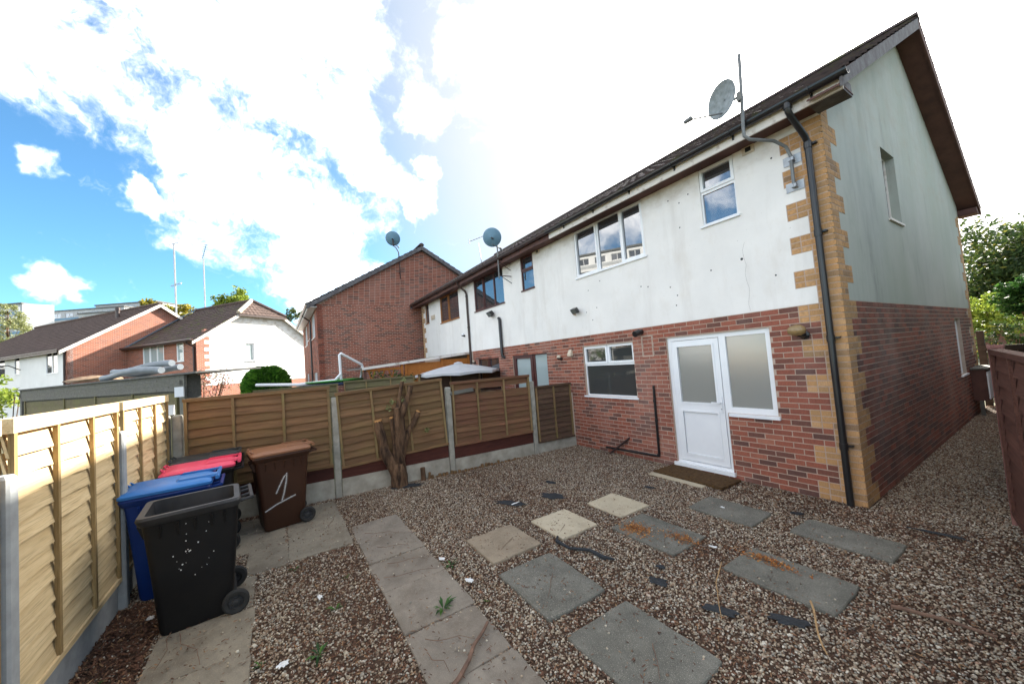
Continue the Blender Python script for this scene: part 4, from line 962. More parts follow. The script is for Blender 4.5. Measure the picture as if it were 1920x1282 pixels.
# aerial masts
def mast(px, y0, y1, depth, label, kind):
    p0 = at(px[1], y1, depth); p1 = at(px[0], y0, depth); p1 = Vector((p0.x, p0.y, p1.z)) * .85 + p1 * .15
    t = thing('aerial_mast', label, 'aerial', p0, 'aerial masts on the far roofs'); b = MB(); b.tube([p0, p1], .065 if kind == 0 else .06, 6); b.build('mast', steel_m, t)
    b = MB(); side = RX
    if kind == 0:
        for z, l in ((-.05, .55), (-3.4, .5)):
            c = p1 + Vector((0, 0, z)); b.tube([c - side * l * .7, c + side * l + Vector((0, 0, .25))], .025, 5)
            for k in range(5): q_ = c - side * l * .6 + (side * l * 1.5 + Vector((0, 0, .2))) * (k / 4); b.tube([q_ - UX * .18 - FX * .1, q_ + UX * .18 + FX * .1], .014, 4)
    else:
        for k in range(9): q_ = p1 + Vector((0, 0, -.1 + k * .17)) + side * (.05 * k - .1); b.tube([q_ - side * .26, q_ + side * .26 + UX * .06], .02, 4)
        b.tube([p1 - side * .1, p1 + Vector((0, 0, 1.3)) + side * .3], .035, 5)
    b.build('antenna', dishb_m if kind else steel_m, t)
mast((322, 331), 456, 601, 29.5, 'tall pale aerial mast with two small antennas against the brick gable', 0)
mast((380, 385), 484, 582, 33, 'slim aerial mast topped by a slanted grid antenna', 1)

# ================================================================== FENCES
SL = {}
def slat_mesh(m, k, h=.15):
    key = (m.name, k, h)
    if key not in SL:
        rg = random.Random(k * 7 + 1); mb_ = MB(); n = 14; ph = rg.uniform(0, 6); am = rg.uniform(.002, .007)
        for j in range(n):
            x0, x1 = j / n, (j + 1) / n
            w0, w1 = am * math.sin(ph + x0 * 9) + am * .6 * math.sin(ph * 2 + x0 * 23), am * math.sin(ph + x1 * 9) + am * .6 * math.sin(ph * 2 + x1 * 23)
            mb_.hexa([(x0, .020, w0), (x1, .020, w1), (x1, .034, w1), (x0, .034, w0), (x0, -.006, h), (x1, -.006, h), (x1, .002, h), (x0, .002, h)])
        SL[key] = mb_.mesh('slat', m, fix=True)
    return SL[key]
def panel(p0, p1, zb, zt, m, bm_, label, ns=12, battens=(.0, .33, .66, 1.0), rail=.05, tilt=0, lapz=.012, front=1, skip=(), group='lap fence panels', railm=None, bw=.036):
    """p0->p1 along the panel, boards lap on the left-hand side of that direction (local +y)"""
    p0 = Vector((*p0, 0)); p1 = Vector((*p1, 0)); d = p1 - p0; ln = d.length
    t = thing('fence_panel', label, 'fence', (p0.x, p0.y, zb), group, (0, -tilt, math.atan2(d.y, d.x)), True)
    h = zt - zb; pitch = (h - rail - .05) / ns; rg = random.Random(int(abs(p0.x * 100 + p0.y * 37)))
    for i in range(ns):
        if i in skip: continue
        o = link('slat', slat_mesh(m, rg.randrange(5), round(pitch + .03, 3)), t, (0.012, lapz * .2 + rg.uniform(-.002, .002), .04 + i * pitch - .005), scale=(ln - .024, front, 1))
        o.rotation_euler = (0, rg.uniform(-.004, .004), 0)
    for x in battens:
        b = MB(); cx = .03 + x * (ln - .06); b.box(cx - bw / 2, cx + bw / 2, .030 if front > 0 else -.055, .055 if front > 0 else -.030, .012, h - rail * .5); link('batten', b.mesh('batten', bm_), t, (0, 0, 0))
        b = MB(); b.box(cx - bw / 2, cx + bw / 2, -.03 if front > 0 else .010, -.006 if front > 0 else .03, .012, h - rail * .5); link('batten', b.mesh('batten', bm_), t, (0, 0, 0))
    b = MB(); b.box(0, ln, -.032, .058 if front > 0 else .03, h - rail, h); link('top_rail', b.mesh('top_rail', railm or m), t, (0, 0, 0))
    b = MB(); b.box(0, ln, -.03, .056 if front > 0 else .03, 0, .04); link('bottom_rail', b.mesh('bottom_rail', railm or m), t, (0, 0, 0))
    return t
def post(x, y, h, m, label, s=.1, rz=0, group='concrete fence posts'):
    b = MB(); q = s / 2; c_ = .012
    pr = [(-q + c_, -q), (q - c_, -q), (q, -q + c_), (q, q - c_), (q - c_, q), (-q + c_, q), (-q, q - c_), (-q, -q + c_)]
    b.prism([(a, c, 0) for a, c in pr], (0, 0, h - .02)); b.add([(a, c, h - .02) for a, c in pr] + [(a * .75, c * .75, h) for a, c in pr], [(i, (i + 1) % 8, 8 + (i + 1) % 8, 8 + i) for i in range(8)] + [tuple(range(8, 16))])
    o = link('concrete_post', b.mesh('concrete_post', m), None, (x, y, 0), (0, 0, rz)); return tag(o, label, 'post', group)
def board(p0, p1, z0, z1, m, name, label, cat, group, th=.045, slope=0):
    p0 = Vector((*p0, 0)); d = Vector((*p1, 0)) - p0; b = MB(); l = d.length
    n = 10
    for i in range(n): b.hexa([(l * i / n, -th / 2, 0), (l * (i + 1) / n, -th / 2, 0), (l * (i + 1) / n, th / 2, 0), (l * i / n, th / 2, 0), (l * i / n, -th / 2, z1 - z0 + slope * i / n), (l * (i + 1) / n, -th / 2, z1 - z0 + slope * (i + 1) / n), (l * (i + 1) / n, th / 2, z1 - z0 + slope * (i + 1) / n), (l * i / n, th / 2, z1 - z0 + slope * i / n)])
    o = link(name, b.mesh(name, m), None, (p0.x, p0.y, z0), (0, 0, math.atan2(d.y, d.x))); return tag(o, label, cat, group)
FY = -7.15
# left fence (new pine), laps and battens face the yard (+y)
panel((-3.47, FY), (-1.77, FY), .27, 1.93, newwood_m, newbatten_m, 'new pale pine lap panel half in sunlight beside the black bin', 12, (0, .33, .69, 1), .085)
panel((-5.42, FY), (-3.58, FY), .27, 1.93, newwood_m, newbatten_m, 'new pale pine lap panel behind the blue bin', 12, (0, .35, .68, 1), .085)
panel((-1.66, FY), (.17, FY), .27, 1.93, newwood_m, newbatten_m, 'new pale pine lap panel cut off by the left edge of the photo', 12, (0, .35, .68, 1), .085)
post(-3.525, FY + .03, 1.65, newconc_m, 'slim concrete post between the two new pine panels'); post(-1.715, FY + .03, 1.62, newconc_m, 'concrete post at the left edge of the photo')
board((-3.47, FY), (-1.77, FY), -.05, .262, newconc_m, 'gravel_board', 'grey concrete gravel board under the near pine panel', 'gravel board', 'concrete gravel boards')
board((-5.42, FY), (-3.58, FY), -.05, .262, newconc_m, 'gravel_board', 'grey concrete gravel board behind the blue and pink bins', 'gravel board', 'concrete gravel boards')
def bx(y): return -5.5 + (y + 7.15) * (.52 / 7.15)
RZF = math.atan2(7.15, .52)
post(bx(-7.19), -7.17, 1.64, conc_m, 'thick concrete corner post behind the charcoal bin', .13, RZF); post(bx(-7.0) - .02, -7.02, 1.63, conc_m, 'second concrete post doubled beside the corner post', .11, RZF)
post(bx(-5.0), -5.0, 1.66, conc_m, 'concrete post beside the brown bin', .1, RZF); post(bx(-3.02), -3.02, 1.63, conc_m, 'concrete post in the middle of the back fence', .1, RZF); post(bx(-1.13), -1.13, 1.57, conc_m, 'concrete post nearest the house wall', .1, RZF)
def bp(y): return (bx(y), y)
# yard side of the back fence is +x: run from +y to -y so local +y faces +x
panel(bp(-5.06), bp(-6.95), .52, 1.855, oldwood_m, batten_m, 'weathered lap panel behind the bins', 10, (0, .35, .70, 1), .05)
panel(bp(-3.08), bp(-4.94), .545, 1.815, oldwood_m, batten_m, 'green-tinged lap panel behind the pollarded stump', 10, (0, .36, .70, 1), .05, tilt=-.045)
panel(bp(-1.19), bp(-2.96), .48, 1.72, redwood_m, batten_m, 'reddish lap panel with a broken board near its top', 10, (0, .35, .70, 1), .05, skip=(8,))
panel(bp(-.10), bp(-1.07), .22, 1.445, darkwood_m, batten_m, 'short dark lap panel against the house wall', 10, (0, .5, 1), .04)
b = MB(); b.box(0, .5, -.006, .006, 0, .075); o = link('broken_slat', b.mesh('broken_slat', greywood_m), None, (bx(-2.45) + .03, -2.50, 1.50), (.1, .07, RZF + math.pi + .03)); tag(o, 'loose grey broken slat hanging in the reddish panel', 'slat')
board(bp(-3.08), bp(-4.94), .30, .52, redboard_m, 'infill_board', 'dark red board under the panel behind the stump', 'board', 'dark red infill boards', .03); board(bp(-1.19), bp(-2.96), .25, .478, redboard_m, 'infill_board', 'dark red board under the reddish panel', 'board', 'dark red infill boards', .03); board(bp(-5.06), bp(-6.95), .32, .518, redboard_m, 'infill_board', 'dark red board low behind the brown bin', 'board', 'dark red infill boards', .03)
board(bp(-3.08), bp(-4.94), -.05, .298, gconc_m, 'gravel_board', 'stained concrete gravel board behind the stump', 'gravel board', 'concrete gravel boards'); board(bp(-1.19), bp(-2.96), -.05, .248, gconc_m, 'gravel_board', 'stained concrete gravel board behind the log edging', 'gravel board', 'concrete gravel boards'); board(bp(-5.06), bp(-6.95), -.05, .318, gconc_m, 'gravel_board', 'concrete gravel board behind the brown bin', 'gravel board', 'concrete gravel boards'); board(bp(-.05), bp(-1.07), -.05, .218, gconc_m, 'gravel_board', 'clean concrete gravel board touching the house wall', 'gravel board', 'concrete gravel boards')
b = MB(); b.box(-.035, .035, -.02, .02, 0, .14); o = link('white_block', b.mesh('white_block', upvc_m), None, (bx(-7.1) - .1, -7.1, 1.64), (0, 0, RZF)); tag(o, 'small white block sitting on the corner post', 'block')
# oxblood fence on the right: runs from the alley towards the camera's right
rd = Vector((.19, -.98, 0)).normalized(); ra = Vector((1.05, .45, 0))
def rp(t): q_ = ra + rd * t; return (q_.x, q_.y)
panel(rp(1.9), rp(.06), .12, 1.79, oxblood_m, oxblood_m, 'oxblood stained lap panel at the mouth of the alley', 11, (0, .5, 1), .05, front=1)
panel(rp(3.86), rp(2.02), .12, 1.79, oxblood_m, oxblood_m, 'oxblood stained lap panel at the right edge of the photo', 11, (0, .5, 1), .05, front=1)
for t, lab in ((0, 'weathered oxblood end post at the alley mouth'), (1.96, 'pale capped oxblood post at the right edge')):
    T = thing('timber_post', lab, 'post', (*rp(t), 0), 'oxblood timber posts'); x, y = rp(t)
    b = MB(); b.box(x - .05, x + .05, y - .05, y + .05, -.05, 1.80 if t == 0 else 1.87); b.build('post_shaft', oxpost_m, T)
    b = MB(); b.box(x - .055, x + .055, y - .055, y + .055, 1.802 if t == 0 else 1.872, 1.83 if t == 0 else 1.91); b.build('post_cap', oxpost_m, T)
# gate at the end of the alley
T = thing('alley_gate', 'black boarded gate closing the far end of the alley', 'gate', (.55, 9.25, 0))
for i in range(10):
    b = MB(); b.box(.03 + i * .115, .03 + i * .115 + .11, 9.23, 9.25, .09, 1.50); b.build('gate_board', blackwood_m, T)
b = MB(); b.box(.03, 1.18, 9.19, 9.228, 1.40, 1.52); b.box(.03, 1.18, 9.19, 9.228, .3, .4); b.build('gate_rail', blackwood_m, T)
b = MB(); b.box(.0, .12, 9.27, 9.39, 0, 1.9); o = b.build('gate_post', blackwood_m, T)
panel((1.2, 9.2), (1.1, .5), .02, 1.6, oxblood_m, oxblood_m, 'long dark fence along the right side of the alley', 10, (0, .2, .4, .6, .8, 1), .05)
# meter cabinet
T = thing('meter_cabinet', 'meter cabinet with white doors on the gable near the alley gate', 'cabinet', (.1, 8.1, .3))
b = MB(); b.box(.02, .24, 7.62, 8.62, .34, 1.04); b.build('cabinet_body', brownwood_m, T)
for a in (7.66, 8.15): b = MB(); b.box(.241, .262, a, a + .44, .38, .98); b.build('cabinet_door', upvc_m, T)
b = MB(); b.box(.02, .28, 7.58, 8.66, 1.042, 1.075); b.build('cabinet_lid', greywood_m, T)
b = MB(); b.box(.1, .16, 7.60, 7.66, -.02, .339); b.build('cabinet_leg', greywood_m, T)

# ================================================================== WHEELIE BINS  (local: front = -y, wheels and handle at +y)
def bin_(loc, rz, body, lidm, rimm, label, lid=True, H=1.0):
    T = thing('wheelie_bin', label, 'wheelie bin', loc, 'wheelie bins', (0, 0, rz), True)
    b = MB(); rings = []
    lv = [(.0, .205, -.235, .215), (.03, .22, -.25, .235), (.5, .25, -.29, .27), (.86, .272, -.325, .295), (.93, .28, -.335, .30)]
    def ring(z, hw, y0, y1, r=.05, n=4):
        pts = []
        for cx, cy, a0 in ((hw - r, y1 - r, 0), (-hw + r, y1 - r, 90), (-hw + r, y0 + r, 180), (hw - r, y0 + r, 270)):
            for k in range(n + 1): a = R_(a0 + 90 * k / n); pts.append((cx + r * math.cos(a), cy + r * math.sin(a), z))
        return pts
    rr = [ring(z, hw, a, c) for z, hw, a, c in lv]; n = len(rr[0])
    for r_ in rr: b.v += r_
    for i in range(len(rr) - 1):
        for k in range(n): b.f.append([i * n + k, i * n + (k + 1) % n, (i + 1) * n + (k + 1) % n, (i + 1) * n + k]); b.t.append(.5)
    b.f.append(list(range(n))[::-1]); b.t.append(.5)
    link('bin_body', b.mesh('bin_body', body, True), T, (0, 0, 0))
    b = MB()                                             # rim: outer skirt, flat top, inner drop
    prof = [ring(.925, .285, -.345, .305), ring(.945, .300, -.355, .314), ring(H - .02, .310, -.368, .320), ring(H, .300, -.36, .31), ring(H, .262, -.315, .27), ring(.80, .255, -.30, .262), ring(.30, .235, -.265, .24)]
    for r_ in prof: b.v += r_
    for i in range(len(prof) - 1):
        for k in range(n): b.f.append([i * n + k, i * n + (k + 1) % n, (i + 1) * n + (k + 1) % n, (i + 1) * n + k]); b.t.append(.5)
    b.f.append([(len(prof) - 1) * n + k for k in range(n)]); b.t.append(.5)
    link('bin_rim', b.mesh('bin_rim', rimm, True, fix=False), T, (0, 0, 0))
    b = MB(); b.tube([(-.25, .40, H - .035), (.25, .40, H - .035)], .016, 8)
    for x in (-.24, -.09, .09, .24): b.tube([(x, .29, H - .05), (x, .40, H - .035)], .014, 6)
    link('handle', b.mesh('handle', rimm, True), T, (0, 0, 0))
    for s in (-1, 1):
        W_ = bpy.data.objects.new('wheel', None); COL.objects.link(W_); W_.parent = T; W_.location = (s * .262, .255, .10)
        b = MB(); b.lathe((0, 0, 0), (s, 0, 0), [(.055, -.024), (.088, -.026), (.1, -.015), (.1, .015), (.088, .026), (.06, .022), (.055, .01)], 20); link('tyre', b.mesh('tyre', rubber_m, True), W_, (0, 0, 0))
        b = MB(); b.lathe((0, 0, 0), (s, 0, 0), [(.058, .012), (.05, .006), (.03, .008), (.026, .02), (.001, .024)], 20)
        for k in range(6): a = k * math.pi / 3; b.tube([(s * .012, .02 * math.cos(a), .02 * math.sin(a)), (s * .012, .054 * math.cos(a), .054 * math.sin(a))], .006, 5)
        link('hub', b.mesh('hub', bin_rim, True), W_, (0, 0, 0))
    b = MB()
    for s in (-1, 1):                                    # ribs under the rim and a raised side panel
        for yy in (-.22, -.11, 0, .11, .2): b.hexa([(s * .268, yy - .008, .80), (s * .268, yy + .008, .80), (s * .300, yy + .008, .905), (s * .300, yy - .008, .905), (s * .262, yy - .008, .80), (s * .262, yy + .008, .80), (s * .275, yy + .008, .912), (s * .275, yy - .008, .912)])
    for xx in (-.15, 0, .15): b.hexa([(xx - .008, -.335, .80), (xx + .008, -.335, .80), (xx + .008, -.31, .80), (xx - .008, -.31, .80), (xx - .008, -.372, .91), (xx + .008, -.372, .91), (xx + .008, -.33, .91), (xx - .008, -.33, .91)])
    link('mouldings', b.mesh('mouldings', body), T, (0, 0, 0))
    b = MB(); b.tube([(-.25, .255, .10), (.25, .255, .10)], .013, 8); b.box(-.2, .2, .21, .262, .05, .16); link('axle', b.mesh('axle', body), T, (0, 0, 0))
    if lid:
        Ld = bpy.data.objects.new('lid', None); COL.objects.link(Ld); Ld.parent = T; Ld.location = (0, 0, 0)
        b = MB(); pr = [ring(H + .004, .312, -.372, .33), ring(H + .028, .314, -.374, .33), ring(H + .045, .285, -.345, .32), ring(H + .062, .20, -.25, .28, .04), ring(H + .066, .1, -.12, .2, .03)]
        for r_ in pr: b.v += r_
        for i in range(len(pr) - 1):
            for k in range(n): b.f.append([i * n + k, i * n + (k + 1) % n, (i + 1) * n + (k + 1) % n, (i + 1) * n + k]); b.t.append(.5)
        b.f.append([(len(pr) - 1) * n + k for k in range(n)]); b.t.append(.5); b.f.append(list(range(n))[::-1]); b.t.append(.5)
        link('lid_shell', b.mesh('lid_shell', lidm, True), Ld, (0, 0, 0))
        b = MB()
        for s in (-1, 1):
            b.hexa([(s * .12, .02, H + .06), (s * .2, .02, H + .05), (s * .2, .34, H + .05), (s * .12, .34, H + .06), (s * .12, .06, H + .085), (s * .19, .06, H + .078), (s * .19, .37, H + .075), (s * .12, .37, H + .08)])
            b.tube([(s * .17, -.33, H + .045), (s * .17, -.36, H + .072), (s * .08, -.37, H + .072), (s * .08, -.34, H + .045)], .01, 6)
        b.tube([(-.26, .37, H + .05), (.26, .37, H + .05)], .02, 8); link('lid_ribs', b.mesh('lid_ribs', lidm), Ld, (0, 0, 0))
    return T
tb = bin_((-2.90, -6.46, .012), R_(5), bin_black, None, bin_rim, 'open lidless black wheelie bin in front of the others', lid=False)
bin_((-3.71, -6.755, .012), R_(3), bin_blue, lid_blue, bin_blue, 'blue lidded wheelie bin behind the open black one')
bin_((-4.48, -6.62, .012), R_(3), bin_black, lid_pink, bin_black, 'black wheelie bin with a bright pink lid')
bin_((-5.08, -6.66, .012), R_(2), bin_black, lid_grey, bin_black, 'wheelie bin with a charcoal lid in the fence corner')
tbr = bin_((-4.74, -5.80, .022), R_(9), bin_brown, lid_brown, bin_brown, 'brown wheelie bin with a white sprayed 1')
# sprayed numeral on the brown bin's +x side
def side_pt(y, z, off=.0): t = z / .93; return (.222 + .06 * t + off, y, z)
b = MB()
def stroke(pts, w):
    for (y0, z0), (y1, z1) in zip(pts, pts[1:]):
        d = Vector((y1 - y0, z1 - z0)); l = d.length; k = max(2, int(l / .012)); nrm = Vector((-d.y, d.x)) / l
        for i in range(k):
            a = Vector((y0, z0)) + d * (i / k); c = Vector((y0, z0)) + d * ((i + 1) / k)
            for e0, e1, tn_ in ((-2.4, -1.5, .12), (-1.5, -.8, .4), (-.8, .8, .95), (.8, 1.5, .4), (1.5, 2.4, .12)):
                b.add([side_pt(a.x + nrm.x * w * e0, a.y + nrm.y * w * e0, .004), side_pt(c.x + nrm.x * w * e0, c.y + nrm.y * w * e0, .004), side_pt(c.x + nrm.x * w * e1, c.y + nrm.y * w * e1, .004), side_pt(a.x + nrm.x * w * e1, a.y + nrm.y * w * e1, .004)], [(0, 1, 2, 3)], tn_)
stroke([(-.11, .48), (-.055, .60), (-.01, .69), (.02, .715)], .008); stroke([(.02, .73), (.012, .62), (-.015, .48), (-.045, .37)], .008); stroke([(-.24, .275), (-.1, .34), (.12, .405)], .008)
link('sprayed_numeral', b.mesh('sprayed_numeral', white_pt, fix=False), tbr, (0, 0, 0))
b = MB(); rg = random.Random(5)
for k in range(22):
    y, z = rg.gauss(.0, .085), rg.gauss(.62, .1); s = rg.uniform(.002, .0065); p = [side_pt(y + s * math.cos(a) * rg.uniform(.5, 1.2), z + s * 1.3 * math.sin(a) * rg.uniform(.5, 1.2), .003) for a in [i * 6.28 / 7 for i in range(7)]]; b.poly(p)
link('paint_flecks', b.mesh('paint_flecks', paper_m, fix=False), tb, (0, 0, 0))

# ================================================================== STUMP, LOG EDGING, MAT, DEBRIS
def limb(mb_, pts, rs, n=10, seed=0):
    rg = random.Random(seed); P_ = []; r2 = []
    for i in range(len(pts) - 1):
        a, c = Vector(pts[i]), Vector(pts[i + 1])
        for k in range(4): t = k / 4; P_.append(a.lerp(c, t) + Vector((rg.uniform(-.016, .016), rg.uniform(-.016, .016), 0))); r2.append((rs[i] * (1 - t) + rs[i + 1] * t) * rg.uniform(.85, 1.18))
    P_.append(Vector(pts[-1])); r2.append(rs[-1]); mb_.tube(P_, r2, n, caps=True)
st = thing('tree_stump', 'pollarded tree stump with sawn limbs in front of the back fence', 'tree stump', (-5.14, -4.06, 0))
sx = -5.12
def spt(px, py, x=sx):
    d = ray(px, py); t = (x - CAM.x) / d.x; return CAM + d * t
LIMBS = [([spt(711, 790)], .060, (724, 848)), ([spt(754, 716)], .032, (744, 775)), ([spt(767, 724)], .040, (752, 782)), ([spt(787, 772)], .040, (763, 822)), ([spt(734, 783)], .030, (742, 832)), ([spt(741, 765)], .046, (745, 835))]
b = MB(); base_ = [Vector((sx, -4.06, -.05)), Vector((sx, -4.07, .25)), Vector((sx - .01, -4.08, .52))]
limb(b, base_, [.175, .13, .085], 14, 3); b.build('trunk', bark_m, st, True)
for i, (e, r_, mid_) in enumerate(LIMBS):
    p0 = Vector((sx, -4.07 + .03 * ((i % 3) - 1), .26)); m_ = spt(mid_[0], mid_[1]); tip = e[0]; off = .05 * ((i % 3) - 1); m_.x += off; tip.x += off * 2
    b = MB(); limb(b, [p0, m_, tip], [.105, r_ * 1.32, r_ * 1.08], 10, 10 + i); o = b.build('limb', bark_m, st, True)
    d = (tip - m_).normalized(); b = MB(); b.lathe(tip + d * .012, d, [(r_ * 1.1, -.025), (r_ * 1.1, 0), (r_ * .5, .004), (.001, .005)], 14); b.build('cut_face', cut_m if i in (0, 3, 4) else bark_m, st)
def leaves(mb_, c, rad, n, size, rg, squash=1, up=.3):
    for _ in range(n):
        d = Vector((rg.gauss(0, 1), rg.gauss(0, 1), rg.gauss(0, 1) * squash)); d = d.normalized() * rad * rg.random() ** .45; d.z *= squash if squash < 1 else 1
        p = Vector(c) + d; a = Vector((rg.gauss(0, 1), rg.gauss(0, 1), rg.gauss(0, .7))).normalized(); q_ = a.cross(Vector((rg.gauss(0, 1), rg.gauss(0, 1), rg.gauss(0, 1)))).normalized()
        s = size * rg.uniform(.6, 1.3); t = min(1, max(0, rg.gauss(.5, .25)))
        mb_.add([p - a * s, p + q_ * s * .45, p + a * s, p - q_ * s * .45], [(0, 1, 2, 3)], t)
rg = random.Random(9); b = MB()
for p in (spt(735, 752), spt(752, 748), spt(800, 805), spt(757, 715), spt(730, 765), spt(750, 790)): leaves(b, p, .06, 22, .028, rg)
b.build('sprouts', leaf_pale, st, fix=False)
leg = thing('log_edging', 'row of short half-log stakes along the gravel board', 'edging', (-5.15, -2.6, 0))
rg = random.Random(4); y = -3.62; k = 0
while y < -1.65:
    h = .23 if k == 0 else (.12 if k == 1 else rg.uniform(.02, .07)); r_ = .045 if k == 0 else rg.uniform(.024, .034)
    x = bx(y) + .11 + rg.uniform(-.01, .01); b = MB(); b.tube([(x, y, -.05), (x + rg.uniform(-.01, .01), y + rg.uniform(-.02, .02), h)], [r_, r_ * .95], 9); b.build('log_stake', oldwood_m if k else bark_m, leg); y += r_ * 2 + .012; k += 1
# door mat on a pale step
b = MB(); rg = random.Random(3)
b.box(-2.52, -1.60, -.70, -.10, -.02, .022); o = b.build('door_step', slab_pale); tag(o, 'pale slab edge showing under the doormat', 'step')
bm = bmesh.new(); bmesh.ops.create_grid(bm, x_segments=36, y_segments=14, size=.5)
for v in bm.verts: v.co = Vector((v.co.x * 1.15, v.co.y * .50, .026 + rg.uniform(0, .014)))
ret = bmesh.ops.extrude_face_region(bm, geom=list(bm.faces)); 
for e in ret['geom']:
    if isinstance(e, bmesh.types.BMVert): e.co.z -= .03
me = bpy.data.meshes.new('doormat'); bm.to_mesh(me); bm.free(); me.materials.append(mat_m); o = link('doormat', me, None, (-1.93, -.345, .012), (0, 0, R_(-2))); tag(o, 'ragged rust brown coir doormat in front of the back door', 'doormat')
def blob(name, x, y, rx, ry, m, z, label, cat, group=None, seed=0, rot=0, th=.006):
    rg = random.Random(seed); n = 18; b = MB(); P_ = []
    for i in range(n): a = i / n * 6.283; q_ = rg.uniform(.55, 1.1); P_.append((rx * q_ * math.cos(a), ry * q_ * math.sin(a), rg.uniform(0, .008)))
    b.add(P_ + [(p[0] * .9, p[1] * .9, p[2] + th) for p in P_] + [(0, 0, th + .004)], [(i, (i + 1) % n, n + (i + 1) % n, n + i) for i in range(n)] + [(n + i, n + (i + 1) % n, 2 * n) for i in range(n)])
    o = link(name, b.mesh(name, m), None, (x, y, z), (0, 0, rot)); return tag(o, label, cat, group)
FB = [(-2.85, -2.45, .20, .13, 0.4, 'larger patch of black membrane showing through the gravel'), (-3.05, -3.05, .28, .10, .5, 'membrane patch beside the white litter strip'), (-3.35, -2.1, .12, .06, .2, 'small membrane patch towards the short fence panel'),
      (-2.1, -1.2, .11, .04, .3, 'thin sliver of membrane near the pale slab'), (-.62, -3.05, .10, .06, .2, 'membrane scrap between the grey slabs'), (-.75, -2.85, .05, .04, 0, 'tiny membrane scrap beside the sawdust slab'), (-5.0, -3.95, .30, .13, 1.2, 'membrane collar at the foot of the stump'),
      (-.1, -3.0, .14, .07, .4, 'membrane patch right of the large grey slab'), (.6, -.35, .28, .035, .1, 'long strip of membrane in the alley mouth'), (-.42, -.75, .09, .05, .6, 'membrane scrap between the two dark slabs'), (.25, -2.75, .15, .06, .5, 'membrane scrap under the straw stalk')]
for i, (x, y, rx, ry, ro, lab) in enumerate(FB): blob('membrane_patch', x, y, rx, ry, fabric_m, .016, lab, 'membrane', 'patches of bare weed membrane', i, ro)
b = MB(); b.tube([(-1.83, -3.20, .03), (-1.72, -3.30, .05), (-1.55, -3.27, .03), (-1.36, -3.16, .045), (-1.2, -3.13, .025), (-1.1, -3.08, .03)], [.012, .022, .014, .018, .024, .008], 6); o = b.build('membrane_strip', fabric_m); tag(o, 'twisted black membrane strip curling past the mottled slab', 'membrane')
for i, (x, y, rx, ry, n_, lab) in enumerate([(-1.38, -2.42, .10, .075, 620, 'heap of orange sawdust on the grey slab'), (-.92, -2.25, .10, .05, 300, 'small sawdust heap at the slab corner'), (-.18, -2.06, .13, .04, 380, 'sawdust dusting on the far grey slab')]):
    rg = random.Random(90 + i); b = MB()
    for _ in range(n_):
        q_ = Vector((rg.gauss(0, rx), rg.gauss(0, ry), 0)); q_.z = .004 + max(0, .022 * (1 - (q_.x / rx) ** 2 * .5 - (q_.y / ry) ** 2 * .5)) * rg.random(); a = rg.uniform(0, 6.283); l_ = rg.uniform(.004, .013); w2 = rg.uniform(.002, .005)
        u_ = Vector((math.cos(a), math.sin(a), rg.uniform(-.5, .5))) * l_; v_ = Vector((-math.sin(a), math.cos(a), rg.uniform(-.5, .5))) * w2
        b.add([q_ - u_ - v_, q_ + u_ - v_, q_ + u_ + v_, q_ - u_ + v_], [(0, 1, 2, 3)], rg.random())
    o = link('sawdust_heap', b.mesh('sawdust_heap', saw_m, fix=False), None, (x, y, .030)); tag(o, lab, 'sawdust', 'sawdust heaps', 'stuff')
LT = [(-2.98, -3.02, .012, .09, 0.1, 'white litter strip on the membrane'), (-2.25, -4.42, .05, .03, .5, 'white litter scrap beside the tan slab'), (-1.72, -4.36, .05, .035, 0, 'white litter scrap beside the path'), (-3.05, -6.82, .045, .03, 0, 'white scrap on the soil under the pine fence'), (-1.66, -5.85, .035, .05, .3, 'white paper square beside the bin paving'),
      (-2.38, -5.55, .05, .025, .2, 'pink wrapper in the gravel between path and bins'), (-1.05, -1.2, .03, .02, 0, 'white crumb on the dark slab'), (-.62, -2.18, .045, .02, .4, 'white litter beside the sawdust slab')]
for i, (x, y, rx, ry, ro, lab) in enumerate(LT): blob('litter_scrap', x, y, rx, ry, paper_m, .03, lab, 'litter', 'scraps of litter', 50 + i, ro, .003)
def stick(pts, r, m, label, name='twig'):
    b = MB(); P_ = []
    for i in range(len(pts) - 1):
        for k in range(3): t = k / 3; P_.append(Vector(pts[i]).lerp(Vector(pts[i + 1]), t) + Vector((random.uniform(-1, 1) * r, random.uniform(-1, 1) * r, 0)))
    P_.append(Vector(pts[-1])); b.tube(P_, [r * (1 - .5 * i / len(P_)) for i in range(len(P_))], 6); o = b.build(name, m, None, True); return tag(o, label, 'twig', 'fallen twigs and stalks')
stick([(-.62, -5.10, .05), (-.85, -4.78, .045), (-1.10, -4.50, .045)], .018, twig_m, 'thick fallen stick lying across the near end of the path', 'fallen_stick')
TW = [((-1.25, -4.95), (-1.02, -4.65)), ((-1.12, -4.98), (-.86, -4.92)), ((-2.3, -5.0), (-2.12, -4.52)), ((-2.55, -4.9), (-2.4, -4.55)), ((-1.3, -3.7), (-1.05, -3.95)), ((-2.15, -3.6), (-2.0, -3.85)), ((-2.0, -2.95), (-1.9, -3.1)), ((-2.6, -6.55), (-2.05, -6.35)), ((-2.75, -6.6), (-2.2, -6.62)), ((-1.1, -2.3), (-.95, -2.5)), ((-3.0, -4.9), (-2.8, -4.6)), ((-3.5, -4.95), (-3.2, -4.6)), ((-.2, -3.7), (.0, -3.9)), ((-4.0, -5.3), (-4.4, -5.2))]
DSC = ['crossing the third path slab', 'short, near the thick stick', 'along a path joint', 'on the second path slab', 'curved, on the mottled grey slab', 'on the tan slab', 'on the pale middle slab', 'on the bin paving edge', 'lying by the soil strip', 'on the sawdust slab', 'on the far path slab', 'on the last path slab', 'on the large grey slab', 'beside the brown bin']
